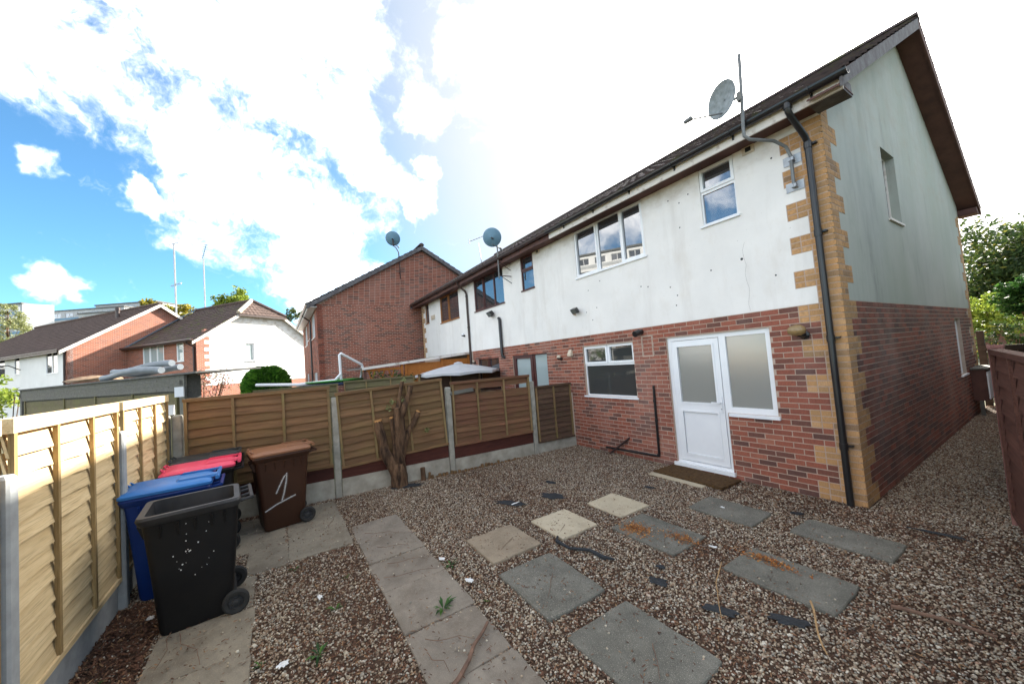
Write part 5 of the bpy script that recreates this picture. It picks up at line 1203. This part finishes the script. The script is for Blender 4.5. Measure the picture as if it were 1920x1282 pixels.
for (a, c), t in zip(TW, DSC): stick([(*a, .034), (a[0] * .7 + c[0] * .3 + .02, a[1] * .7 + c[1] * .3 - .02, .04), (a[0] * .35 + c[0] * .65 - .015, a[1] * .35 + c[1] * .65 + .025, .038), (*c, .034)], .003, twig_m, 'thin brown twig ' + t)
stick([(-.42, -2.40, .035), (-.3, -2.72, .03), (-.05, -3.1, .025)], .005, straw_m, 'long straw stalk left of the sawdust-dusted slab'); stick([(.28, -2.45, .05), (.40, -2.72, .04), (.52, -2.92, .03)], .008, straw_m, 'pale straw stalk leaning on the sawdust-dusted slab'); stick([(.62, -2.05, .02), (.85, -1.98, .03), (1.1, -1.93, .02)], .016, twig_m, 'splintered wood strip in the gravel near the alley', 'wood_strip')
# weeds
def weed(x, y, n, s, label, m=leaf_bright, seed=0):
    rg = random.Random(seed); T = thing('weed', label, 'weed', (x, y, 0), 'weeds growing in the yard'); b = MB()
    for k in range(n):
        a = rg.uniform(0, 6.283); l = s * rg.uniform(.5, 1.1); e = Vector((math.cos(a), math.sin(a), rg.uniform(.15, .9))); p0 = Vector((x, y, .01)); sd = Vector((-math.sin(a), math.cos(a), 0)) * l * .11
        m_ = p0 + e * l * .55; t_ = p0 + e * l + Vector((0, 0, -l * .3)); b.add([p0, m_ - sd, t_, m_ + sd], [(0, 1, 2, 3)], rg.random())
    b.build('leaves', m, T, fix=False)
for i, (x, y, n, s, lab) in enumerate([(-1.52, -4.70, 16, .12, 'dandelion-like weed in a path joint'), (-2.12, -4.38, 14, .09, 'small green weed beside the path edge'), (-1.62, -5.62, 12, .10, 'green weed low in the gravel near the bins'), (-2.12, -5.45, 9, .08, 'sparse weed in the gravel between path and bins'), (-2.6, -5.3, 8, .06, 'tiny weed nearer the bin paving'), (-1.78, -5.98, 8, .06, 'tuft at the edge of the bin paving'), (-3.15, -5.72, 8, .07, 'tuft in the paving joint near the brown bin'), (-1.0, -5.55, 9, .08, 'weed at the bottom edge of the gravel strip'), (-2.3, -6.95, 10, .07, 'green shoots under the pine fence'), (-1.36, -4.36, 8, .05, 'shoots at the corner of the path slab')]): weed(x, y, n, s, lab, seed=i)

# ================================================================== DISHES, LAMPS
def dish(center, facing, dia, fm, label, mast_pts, mr, mm, arm_dir, extra=None, br=None):
    c = Vector(center); n = Vector(facing).normalized(); T = thing('satellite_dish', label, 'satellite dish', mast_pts[0], 'satellite dishes'); r = dia / 2
    b = MB(); b.lathe(c, n, [(.01, -.0), (r * .5, r * .06), (r * .85, r * .17), (r, r * .25), (r * 1.01, r * .25), (r * .86, r * .14), (r * .5, r * .03), (.01, -.03)], 28); b.build('reflector', fm, T, True)
    b = MB(); b.tube(mast_pts, mr, 8); b.build('mast', mm, T, True)
    b = MB(); e = c + Vector(arm_dir); b.tube([c - n * .03 - Vector((0, 0, r * .7)), e], .012, 6); b.build('arm', mm, T)
    b = MB(); d = (c + n * r * .3 - e).normalized(); b.tube([e - d * .06, e + d * .05], [.028, .034], 10); b.build('receiver', greypl_m, T)
    top = Vector(mast_pts[-1]); b = MB(); k = min(range(len(mast_pts)), key=lambda i: (Vector(mast_pts[i]) - c).length); q_ = Vector(mast_pts[k]) if k else top
    near = Vector((q_.x, q_.y, c.z)); b.tube([c - n * .02, c - n * .10, near], .022, 6); b.box(near.x - .03, near.x + .03, near.y - .03, near.y + .03, c.z - .06, c.z + .06); b.build('clamp', mm, T)
    for z in (br or []): pass
    return T
d1 = dish((-.78, -.62, 5.30), (-.30, -.92, -.02), .46, dishf_m, 'weathered grey satellite dish on a bent pole at the near end of the roof', [(-.315, -.07, 4.0), (-.315, -.07, 4.42), (-.34, -.11, 4.55), (-.42, -.24, 4.64), (-.60, -.46, 4.70), (-.645, -.50, 4.76), (-.645, -.50, 4.86), (-.60, -.50, 5.85)], .021, greypl_m, (-.36, -.28, -.14))
for z in (4.38, 4.03):
    b = MB(); b.fbox(f1, .22, .42, .0185, .026, z - .06, z + .06); b.fbox(f1, .285, .345, .026, .09, z - .02, z + .02); b.build('bracket', steel_m, d1)
d2 = dish((-7.13, -.62, 5.50), (-.70, .60, .38), .52, dishb_m, 'blue-grey satellite dish on the middle house, seen from behind', [(-7.22, -.42, 4.38), (-7.20, -.42, 5.46)], .02, greypl_m, (-.05, .3, -.28))
b = MB()
for z in (4.46, 4.83): b.tube([(-7.22, -.42, z), (-7.22, 0, z)], .014, 6); b.tube([(-7.22, -.36, z), (-7.22, -.01, z - .2)], .010, 6)
b.build('bracket', rustpole_m, d2)
d3 = dish((-15.2, -1.10, 8.02), (-.75, .45, .45), .66, dishb_m, 'blue-grey satellite dish on the verge of the brick gable house', [(-15.32, -.80, 6.2), (-15.32, -.82, 7.45), (-15.28, -.95, 7.66), (-15.22, -1.08, 7.7), (-15.2, -1.08, 7.95)], .024, rustpole_m, (-.02, .25, -.34))
b = MB(); b.tube([(-15.32, -.80, 6.5), (-15.5, -.80, 6.5)], .018, 6); b.tube([(-15.32, -.95, 6.55), (-15.32, -.65, 6.55)], .014, 6); b.build('bracket', rustpole_m, d3)
p0 = Vector((-9.9, 2.2, 6.7)); pt = at(897, 456, 13.3); p0 = at(903, 492, 13.3)
T = thing('yagi_aerial', 'small yagi television aerial on the middle roof', 'aerial', p0); b = MB(); b.tube([p0, pt], .016, 6); b.build('mast', steel_m, T)
b = MB(); a0, a1 = at(880, 453, 13.3), at(918, 438, 13.3); b.tube([a0, a1], .013, 5)
for k in range(8): q_ = a0.lerp(a1, k / 7); b.tube([q_ - FX * .12 - UX * .03, q_ + FX * .12 + UX * .05], .007, 4)
b.tube([a0 - UX * .08, a0 + UX * .08], .02, 4); b.build('antenna', steel_m, T)
def flood(fr, u, z, label, s=1):
    T = thing('floodlight', label, 'lamp', fr.P(u, 0, z), 'security floodlights'); c = fr.P(u, .14, z)
    b = MB(); b.tube([fr.P(u + .03, .014, z - .02), fr.P(u + .03, .09, z - .03)], .03, 8); b.build('bracket', blackpl_m, T)
    ax = (fr.n * .8 - Vector((0, 0, .6))).normalized(); x = fr.u; y = ax.cross(x).normalized(); w_, h_, d_ = .085 * s, .06 * s, .05 * s
    b = MB(); b.hexa([c + x * sx_ * w_ + y * sy_ * h_ + ax * a * d_ for a, q in ((-1, .7), (1, 1)) for sx_, sy_ in ((-q, -q), (q, -q), (q, q), (-q, q))]); b.build('housing', blackpl_m, T)
    b = MB(); e = c + ax * (d_ + .003); b.hexa([e + x * sx_ * w_ * .88 + y * sy_ * h_ * .85 + ax * a for a in (-.002, .003) for sx_, sy_ in ((-1, -1), (1, -1), (1, 1), (-1, 1))]); b.build('lens', lens_m, T)
    b = MB(); q_ = fr.P(u + .13, .06, z - .07); b.lathe(q_, fr.n, [(.025, -.045), (.028, 0), (.02, .02), (.001, .028)], 10); b.build('sensor', cream_m, T)
flood(f1, 4.55, 3.06, 'small black floodlight with sensor on the white render of the end house'); flood(f2_, 3.36, 3.56, 'larger floodlight under the dark window of the middle house', 1.35)
def bulk(fr, u, z, label, globe, s=1):
    T = thing('wall_lamp', label, 'lamp', fr.P(u, 0, z), 'outside wall lamps'); b = MB(); b.lathe(fr.P(u, .018, z - .03), fr.n, [(.055 * s, 0), (.055 * s, .03), (.03 * s, .05), (.03 * s, .08)], 14); b.tube([fr.P(u, .06, z - .03), fr.P(u + .03, .13, z - .01)], .04 * s, 10); b.build('lamp_base', blackpl_m, T, True)
    b = MB(); c = fr.P(u + .04 * s, .15 * s, z + .035 * s); b.lathe(c - fr.u * .1 * s, fr.u, [(.001, 0), (.04 * s, .012 * s), (.066 * s, .05 * s), (.075 * s, .1 * s), (.066 * s, .15 * s), (.04 * s, .19 * s), (.001, .2 * s)], 16); b.build('lamp_globe', globe, T, True)
bulk(f1, .40, 2.12, 'amber globe bulkhead lamp on the brick corner by the door', lampglass_m); bulk(f2_, .28, 2.03, 'small wall lamp with cream glass beside the short fence panel', cream_m, .6); bulk(f2_, 4.85, 2.1, 'small cream wall lamp next to the brown downpipe', cream_m, .55)
bulk(f3, .55, 3.1, 'round white lamp on the far house beside the downpipe', upvc_m, .6)

# ================================================================== NEIGHBOURS' GARDENS
def ub(c, a): return Vector(c) + Vector((math.cos(a), math.sin(a), 0))
uc = Vector((-9.0, -1.05, 0)); T = thing('garden_parasol', 'pale grey parasol open above the fence of the next garden', 'parasol', uc); b = MB(); n = 8; r_ = 1.32
for k in range(n):
    a0, a1 = R_(22 + 45 * k), R_(22 + 45 * (k + 1)); ap = uc + Vector((0, 0, 2.10)); e0 = uc + Vector((r_ * math.cos(a0), r_ * math.sin(a0), 1.82)); e1 = uc + Vector((r_ * math.cos(a1), r_ * math.sin(a1), 1.82)); m_ = (e0 + e1) / 2 + Vector((0, 0, .02)) ; h0, h1 = ap.lerp(e0, .5) + Vector((0, 0, .02)), ap.lerp(e1, .5) + Vector((0, 0, .02))
    b.add([ap, h0, e0, m_, e1, h1, e0 - Vector((0, 0, .07)), m_ - Vector((0, 0, .06)), e1 - Vector((0, 0, .07))], [(0, 1, 5), (1, 2, 3), (1, 3, 5), (3, 4, 5), (2, 6, 7, 3), (3, 7, 8, 4)])
b.build('canopy', umb_m, T); b = MB(); b.tube([uc, uc + Vector((0, 0, 2.12))], .02, 8); b.build('pole', steel_m, T)
b = MB(); b.lathe(uc + Vector((0, 0, 2.10)), (0, 0, 1), [(.16, -.02), (.12, .02), (.03, .04), (.001, .05)], 8); b.build('top_cap', umb_m, T)
# lean-to with orange panels
T = thing('garden_lean_to', 'orange timber lean-to with a pale sloping roof against the far house', 'lean-to', (-11.5, -1.8, 0))
LX = -10.32
b = MB(); b.prism([(LX + .1, -.02, 2.47), (LX + .1, -3.62, 2.17), (LX + .1, -3.62, 2.13), (LX + .1, -.02, 2.40)], (-2.9, 0, 0)); b.build('lean_to_roof', felt_m, T)
b = MB(); b.prism([(LX + .13, -.02, 2.475), (LX + .13, -3.64, 2.18), (LX + .13, -3.64, 2.10), (LX + .13, -.02, 2.40)], (-.025, 0, 0)); b.build('roof_edge', oldwhite_m, T)
for ya, yb in ((-.1, -1.02), (-1.1, -2.25)):
    for k in range(9):
        z = 1.0 + k * .14; zt = min(z + .145, 2.40 + yb * .083)
        if zt - z > .03: b = MB(); b.box(LX - .012, LX + .006 + .006 * (k % 2), yb, ya, z, zt); b.build('slat', orange_m, T)
for y in (-.06, -1.06, -2.3, -2.42): b = MB(); b.box(LX - .02, LX + .05, y - .035, y + .035, 0, 2.42 + y * .083); b.build('upright', orange_m, T)
for y in (-2.75, -3.05, -3.35):
    for s in (-1, 1): b = MB(); b.tube([(LX, y, 1.75), (LX, y + s * .1, 2.12)], .025, 5); b.build('brace', orange_m, T)
b = MB(); b.box(LX - .03, LX + .03, -3.6, -2.45, 2.05, 2.12); b.build('beam', orange_m, T); b = MB(); b.box(LX - .04, LX + .04, -3.58, -3.5, 0, 2.1); b.build('upright', brownwood_m, T)
rg = random.Random(2); T = thing('climbing_plant', 'straggly climber under the open end of the lean-to', 'plant', (-9.9, -2.9, 1.7)); b = MB()
for k in range(7): leaves(b, (-9.8 + rg.uniform(-.2, .2), -3.4 + k * .2, 1.82 + rg.uniform(-.05, .12)), .16, 26, .05, rg)
b.build('leaves', leaf_green, T, fix=False)
# fence of the garden beyond, parallel to ours
panel((-9.0, -2.45), (-9.3, -4.3), .2, 1.84, olive_m, batten_m, 'olive green lap panel behind the back fence, near the stump', 11, (0, .35, .7, 1), .05); panel((-9.32, -4.42), (-9.62, -6.3), .2, 1.80, olive_m, batten_m, 'olive green lap panel beyond the back fence, below the trampoline', 11, (0, .35, .7, 1), .05); panel((-8.9, -.4), (-8.98, -2.35), .2, 1.86, darkwood_m, batten_m, 'dark panel in the shade under the parasol', 11, (0, .5, 1), .05)
# trampoline
tc_ = at(625, 715, 13.2); T = thing('trampoline', 'trampoline with green pad and white frame hoop beyond the fence', 'trampoline', (tc_.x, tc_.y, 0)); z0 = 1.80
b = MB(); b.lathe((tc_.x, tc_.y, z0), (0, 0, 1), [(.7, .03), (.75, .05), (1.0, .05), (1.05, .02), (1.0, -.02), (.7, 0)], 28); b.build('pad', green_m, T, True)
b = MB(); b.lathe((tc_.x, tc_.y, z0), (0, 0, 1), [(1.06, -.04), (1.08, -.10), (1.04, -.14), (1.0, -.1)], 28); b.build('skirt', navy_m, T)
b = MB(); q0, q1, q2, q3 = at(640, 716, 12.6), at(636, 661, 12.6), at(680, 684, 13.6), at(676, 714, 13.6); b.tube([q0, q0.lerp(q1, .93), q1 + (q2 - q1) * .06, q2 + (q1 - q2) * .05, q2.lerp(q3, .1), q3], .045, 8); b.tube([at(480, 722, 12.2), at(560, 721, 12.3), at(628, 713, 12.5), at(640, 700, 12.6)], .05, 8); b.build('hoop', upvc_m, T, True)
b = MB()
for k in range(4): a = R_(20 + 90 * k); e = (tc_.x + 1.2 * math.cos(a), tc_.y + 1.2 * math.sin(a)); b.tube([(*e, 0), (*e, z0 - .05)], .03, 6)
b.build('legs', steel_m, T)
# long grey shed beyond the corner
SA = at(345, 702, 6.6); SB = at(40, 735, 10.0); SA.z = SB.z = 0; sd = (SB - SA).normalized(); sn = Vector((sd.y, -sd.x, 0)); sn = sn if (CAM - SA).dot(sn) > 0 else -sn
SFr = Fr(SA, sd, sn); SLn = (SB - SA).length; T = thing('garden_shed', 'long grey boarded garden shed beyond the fence corner', 'shed', SA + sd * SLn / 2)
for k in range(3): b = MB(); z = 1.96 + k * .095; b.fbox(SFr, 0, SLn, .0, .02 + .004 * (k % 2), z, z + .094); b.build('slat', greywood_m, T)
for k in range(12): b = MB(); z = .3 + k * .135; b.fbox(SFr, .25, SLn - .25, -.03, -.014 + .006 * (k % 2), z, z + .14); b.build('slat', olive_m, T)
for u in (.25, 1.9, 3.6, 5.3, SLn - .3): b = MB(); b.fbox(SFr, u, u + .06, -.012, .012, .2, 1.955); b.build('upright', olive_m, T)
b = MB(); b.fbox(SFr, -.05, .12, -.02, .024, 0, 2.24); b.fbox(SFr, SLn - .12, SLn, -.02, .024, 0, 2.24); b.build('corner_board', greywood_m, T)
b = MB(); b.hexa([SFr.P(-.55, .08, 2.245), SFr.P(SLn + .25, .08, 2.245), SFr.P(SLn + .25, -1.0, 2.27), SFr.P(-.55, -1.0, 2.27), SFr.P(-.55, .08, 2.275), SFr.P(SLn + .25, .08, 2.275), SFr.P(SLn + .25, -1.0, 2.30), SFr.P(-.55, -1.0, 2.30)]); b.build('shed_roof', felt_m, T)
b = MB(); b.fbox(SFr, 0, SLn, -.25, -.05, 0, 2.23); b.build('shed_core', greywood_m, T)
b = MB()
for k, (h, o_) in enumerate(((.09, 0), (.2, .12), (.12, .3))):
    b.tube([SFr.P(1.4 + o_ + t * 2.6, -.25 - .22 * k + .1 * math.sin(t * 3), 2.30 + h + .04 * math.sin(t * 5 + k)) for t in [i / 12 for i in range(13)]], .065, 10)
o = b.build('duct_coil', tarp_m, None, True); tag(o, 'coil of fat grey ducting lying on the shed roof', 'ducting')
b = MB(); c_ = SFr.P(5.0, -.4, 2.32); rg = random.Random(8)
b.lathe(c_, (0, 0, 1), [(.5, 0), (.46, .05), (.25, .11), (.001, .12)], 12); b.v = [(x + rg.uniform(-.06, .06), y + rg.uniform(-.06, .06), z + rg.uniform(-.015, .03)) for x, y, z in b.v]; o = b.build('old_sack', rag_m); tag(o, 'crumpled brown sack on the shed roof', 'sack')
# low brick garden wall and white crate behind the fence corner
b = MB(); c_ = at(337, 738, 6.4); b.box(c_.x - .05, c_.x + .05, c_.y - .06, c_.y + .06, 1.86, 2.03); o = b.build('white_crate', upvc_m); tag(o, 'white slatted crate between shed and back fence', 'crate')

# ================================================================== PLANTS AND TREES
def tree(name, base, top, blobs, n, size, m, label, cat='tree', seed=0, trunk_r=.18, group=None, twigs=True):
    rg = random.Random(seed); T = thing(name, label, cat, base, group); base = Vector(base); b = MB()
    limb(b, [base, base.lerp(Vector(top), .5), Vector(top)], [trunk_r, trunk_r * .7, trunk_r * .25], 8, seed)
    for c, r in blobs:
        c = Vector(c); s = base.lerp(Vector(top), rg.uniform(.35, .8)); b.tube([s, s.lerp(c, .6) + Vector((0, 0, .1)), c], [trunk_r * .35, trunk_r * .2, trunk_r * .08], 5)
    b.build('trunk', bark_m, T, True); lf = MB(); tot = sum(r ** 2 for c, r in blobs)
    for c, r in blobs:
        k = max(4, int(n * r * r / tot / 55))
        for _ in range(k):
            d = Vector((rg.gauss(0, 1), rg.gauss(0, 1), rg.gauss(0, .85))).normalized() * r * rg.uniform(.45, 1.02); leaves(lf, Vector(c) + d, r * .30, 55, size, rg)
    lf.build('crown', m, T, fix=False); return T
def cblobs(c, R, k, seed, sq=.8, rr=.5):
    rg = random.Random(seed); return [(Vector(c) + Vector((rg.gauss(0, 1), rg.gauss(0, 1), rg.gauss(0, sq))).normalized() * R * rg.uniform(.2, .75), R * rg.uniform(rr * .7, rr * 1.2)) for _ in range(k)]
cR = at(1965, 520, 26); tree('broadleaf_tree', (cR.x, cR.y, 0), cR + Vector((0, 0, 3)), cblobs(cR + Vector((0, 0, .3)), 6.6, 24, 5, .85, .46), 52000, .17, leaf_green, 'big dark green tree rising beyond the alley gate', seed=5, trunk_r=.35)
cS = at(1862, 590, 15.5); tree('lime_shrub', (cS.x, cS.y, 0), cS, cblobs(cS + Vector((0, 0, -.2)), 1.5, 12, 6, .8, .45), 4200, .075, leaf_lime, 'sunlit yellow-green shrub above the alley gate', 'shrub', 6, .08)
cD = at(1905, 636, 13.0); tree('brown_shrub', (cD.x, cD.y, 0), cD, cblobs(cD + Vector((0, 0, -.1)), 1.0, 8, 16, .7, .5), 2200, .06, leaf_green, 'dull brown-green shrub behind the oxblood fence', 'shrub', 16, .06)
cB = at(1935, 560, 9.0); tree('laurel_bush', (cB.x, cB.y, 0), cB, cblobs(cB, .95, 12, 8, .9, .45), 3200, .065, leaf_bright, 'glossy green bush leaning in at the right edge', 'bush', 8, .06)
cA = at(302, 598, 52); tree('autumn_tree', (cA.x, cA.y, 0), cA, [(at(px, py, 52), 1.5) for px, py in ((255, 585), (280, 580), (300, 592), (335, 580), (355, 585), (365, 592), (320, 590))], 4200, .22, leaf_autumn, 'yellow autumn tree behind the leftmost brick gable', seed=9, trunk_r=.25)
cG = at(440, 575, 60); tree('green_tree', (cG.x, cG.y, 0), cG, [(at(px, py, 60), r) for px, py, r in ((440, 562, 2.3), (418, 572, 1.7), (462, 570, 1.8), (445, 578, 2), (405, 580, 1.2), (470, 580, 1.3))], 5200, .22, leaf_lime, 'rounded green tree behind the half-hipped roof', seed=10, trunk_r=.3)
cL = at(15, 640, 42); tree('pale_birch', (cL.x, cL.y, 0), cL + Vector((0, 0, 3.5)), [(at(px, py, 42), r) for px, py, r in ((10, 575, 1.0), (20, 600, 1.4), (5, 620, 1.7), (35, 615, 1.2), (25, 640, 1.8), (50, 635, 1.2), (0, 650, 2), (60, 640, .8))], 6500, .13, leaf_pale, 'loose pale green birch at the left edge of the photo', seed=11, trunk_r=.15)
cW = at(585, 585, 70); tree('distant_tree', (cW.x, cW.y, 0), cW, [(at(553, 592, 70), 1.6), (at(540, 597, 70), 1.2)], 1500, .2, leaf_green, 'top of a tree peeping between the half-hipped roof and brick house', seed=12)
# round clipped conifer
cc = at(500, 716, 19.0); T = thing('round_conifer', 'round bright green clipped conifer in front of the white gable', 'bush', (cc.x, cc.y, 0)); rg = random.Random(3); lf = MB()
for _ in range(5200):
    a, z = rg.uniform(0, 6.283), rg.random(); h = z * 1.75; r_ = 1.02 * math.sqrt(max(0, 1 - (max(0, h - .75) / 1.05) ** 2)) * rg.uniform(.9, 1.03) if h > .75 else 1.02 * rg.uniform(.9, 1.02)
    p = Vector((cc.x + r_ * math.cos(a), cc.y + r_ * math.sin(a), .95 + h)); o_ = Vector((math.cos(a), math.sin(a), .5)).normalized(); s = rg.uniform(.07, .15); q_ = o_.cross(Vector((rg.gauss(0, 1), rg.gauss(0, 1), rg.gauss(0, 1)))).normalized()
    lf.add([p - o_ * s, p + q_ * s * .5, p + o_ * s, p - q_ * s * .5], [(0, 1, 2, 3)], rg.random())
lf.build('sprays', leaf_conifer, T, fix=False); b = MB(); b.lathe((cc.x, cc.y, .0), (0, 0, 1), [(.2, 0), (.8, .95), (.85, 1.7), (.65, 2.25), (.25, 2.5), (.001, 2.54)], 16); b.build('core', leaf_conifer, T)
def bush(px, py, depth, r, n, size, m, label, name='flowering_shrub', cat='shrub', seed=0):
    c = at(px, py, depth); rg = random.Random(seed); T = thing(name, label, cat, (c.x, c.y, 0)); lf = MB()
    for _ in range(n // 40): d = Vector((rg.gauss(0, 1), rg.gauss(0, 1), rg.gauss(0, .6))) * r * .5; leaves(lf, c + d, r * .3, 40, size, rg)
    lf.build('leaves', m, T, fix=False); st_ = MB()
    for k in range(6): e = c + Vector((rg.uniform(-r, r), rg.uniform(-r, r), rg.uniform(-.2, .5) * r)); st_.tube([(c.x, c.y, 0), e], .012, 4)
    st_.build('stems', bark_m, T)
bush(375, 722, 11.0, .62, 1100, .035, flower_m, 'faded flowering shrub beside the shed, above the back fence', seed=21)
bush(16, 752, 11.5, .6, 900, .07, leaf_lime, 'yellow-green shrub left of the shed', seed=22)
for k, (x, y, h, r_) in enumerate(((3.6, 8.2, 5.4, 1.9), (3.7, 5.2, 5.0, 1.9), (3.8, 2.4, 5.2, 1.9), (4.2, -.4, 4.8, 1.9))):  # unseen evergreens, inferred from the dark alley, placed to shade it and the gable
    c_ = Vector((x, y, h * .58)); tree('evergreen_tree', (x, y, 0), (x, y, h), [(Vector((x, y, z)), rr) for z, rr in ((1.2, r_ * .8), (2.2, r_), (3.2, r_), (4.1, r_ * .8), (h - .4, r_ * .5))], 3600, .16, leaf_green, ['tall evergreen behind the oxblood fence beside the gate', 'tall evergreen behind the long alley fence', 'tall evergreen behind the oxblood panel at the alley mouth', 'evergreen just outside the right edge of the photo'][k], seed=70 + k, trunk_r=.14, group='evergreens along the right boundary')
# roof of the house beyond the alley
c_ = at(1850, 540, 30); T = thing('house_beyond_alley', 'low house roof glimpsed between the gable and the trees', 'house', (c_.x, c_.y, 0)); fx = Vector((RX.x, RX.y, 0)).normalized(); fy = Vector((FX.x, FX.y, 0)).normalized()
HB = Fr((c_.x, c_.y, 0), fx, -fy); zt_ = c_.z
b = MB(); b.fbox(HB, -2, 7, -6, 0, 0, zt_ - .3); b.build('wall', farbrick_m, T)
b = MB(); b.prism([HB.P(-2.3, .5, zt_ - .4), HB.P(7.3, .5, zt_ - .4), HB.P(7.3, -3, zt_ + .9), HB.P(-2.3, -3, zt_ + .9)], (0, 0, .12)); b.build('roof', M('sunlit_tiles', (.30, .20, .13), (.2, .13, .09), .9, 3), T)  # paler brown than the terrace tiles
window(T, HB, -1.3, -.5, zt_ - 1.9, zt_ - .7, [(-1.3, -.5, zt_ - 1.9, zt_ - .7, 0)], upvc_m, glass_m, -.05, None, fw=.1)

# ================================================================== APARTMENT BLOCKS
def block(name, label, o, u, n, L_, Dp, H, floors, bays, wallm, panelm, wmat, cut=.55):
    T = thing(name, label, 'apartment block', o, 'distant apartment blocks'); fr = Fr((o[0], o[1], 0), u, n); b = MB(); fh_ = 2.7; ops = []
    bw = L_ / bays
    for f in range(floors):
        z = H - (f + 1) * fh_ + .75
        if z < 1: break
        for k in range(bays): ops.append((k * bw + bw * .18, (k + 1) * bw - bw * .18, z, z + 1.35))
    for r in cells(0, L_, 0, H, ops): b.fbox(fr, r[0], r[1], -.3, 0, r[2], r[3])
    b.fbox(fr, 0, L_, -Dp, -.5, 0, H - .05); b.build('wall', wallm, T)
    b = MB(); b.fbox(fr, -.2, L_ + .2, -Dp - .2, .25, H, H + .35); b.build('roof_edge', felt_m, T)
    for i, x in enumerate(ops):
        w_ = bpy.data.objects.new('window', None); COL.objects.link(w_); w_.parent = T; w_.location = fr.P(x[0], 0, x[2]) - world_loc(T)
        m_ = MB(); mid_ = (x[0] + x[1]) / 2
        for r in cells(*x, [(x[0] + .1, mid_ - .05, x[2] + .1, x[3] - .1), (mid_ + .05, x[1] - .1, x[2] + .1, x[3] - .1)]): m_.fbox(fr, r[0], r[1], -.2, -.1, r[2], r[3])
        m_.build('frame', far_white, w_); m_ = MB(); m_.fbox(fr, x[0] + .05, x[1] - .05, -.19, -.14, x[2] + .05, x[3] - .05); m_.build('pane', glass_m, w_)
    for f in range(min(floors, 4)):
        z = H - (f + 1) * fh_; m_ = MB(); m_.fbox(fr, 0, L_, .0, .06, z, z + .62); m_.build('spandrel_panel', panelm, T)
    return T, fr
def far_pt(px, depth): p = at(px, 620, depth); return (p.x, p.y)
fu = Vector((RX.x, RX.y, 0)).normalized(); fn = -Vector((FX.x, FX.y, 0)).normalized()
def hz(px, py, depth): return at(px, py, depth).z
ua_ = (fu * .9 + fn * .35).normalized(); na_ = Vector((ua_.y, -ua_.x, 0)); na_ = na_ if na_.dot(fn) > 0 else -na_
pa = at(72, 620, 112); block('apartment_block', 'grey apartment block with balconies and blue panels above the leftmost roof', (pa.x, pa.y, 0), fu, fn, 26, 11, hz(110, 584, 112), 5, 7, far_conc, far_blue, glass_m)
pa = at(148, 620, 108); block('apartment_block', 'lower blue-grey apartment wing in front of the taller one', (pa.x, pa.y, 0), fu, fn, 24, 10, hz(190, 586, 108), 4, 5, far_conc, far_conc, glass_m)
pa = at(180, 610, 122); T, fr_ = block('apartment_block', 'taller grey apartment block with a flat roof, farthest right', (pa.x, pa.y, 0), fu, fn, 20, 12, hz(210, 571, 122), 3, 3, far_conc, far_conc, glass_m)
pa = at(-60, 620, 100); T, fr_ = block('apartment_block', 'white-ended apartment block at the left edge of the photo', (pa.x, pa.y, 0), fu, fn, 14.6, 1.2, hz(40, 569, 100), 5, 5, far_conc, far_blue, glass_m)
pe = fr_.P(14.62, 0, 0); b = MB(); EFr = Fr(pe, (fu * .55 - fn * .83).normalized(), (fn * .55 + fu * .83).normalized()); H_ = hz(40, 569, 100)
b.fbox(EFr, 0, 5.5, -.4, .0, 0, H_ + .1); b.build('end_wall', far_white, T)
# the block behind the photographer that the upstairs windows mirror
block('apartment_block', 'apartment block behind the viewer, seen only mirrored in the upstairs windows', (-58, -46, 0), (.85, -.53, 0), (.53, .85, 0), 34, 10, 22.5, 7, 10, far_white, far_conc, glass_m)

for o in bpy.data.objects:
    if '_local' in o.keys(): del o['_local']
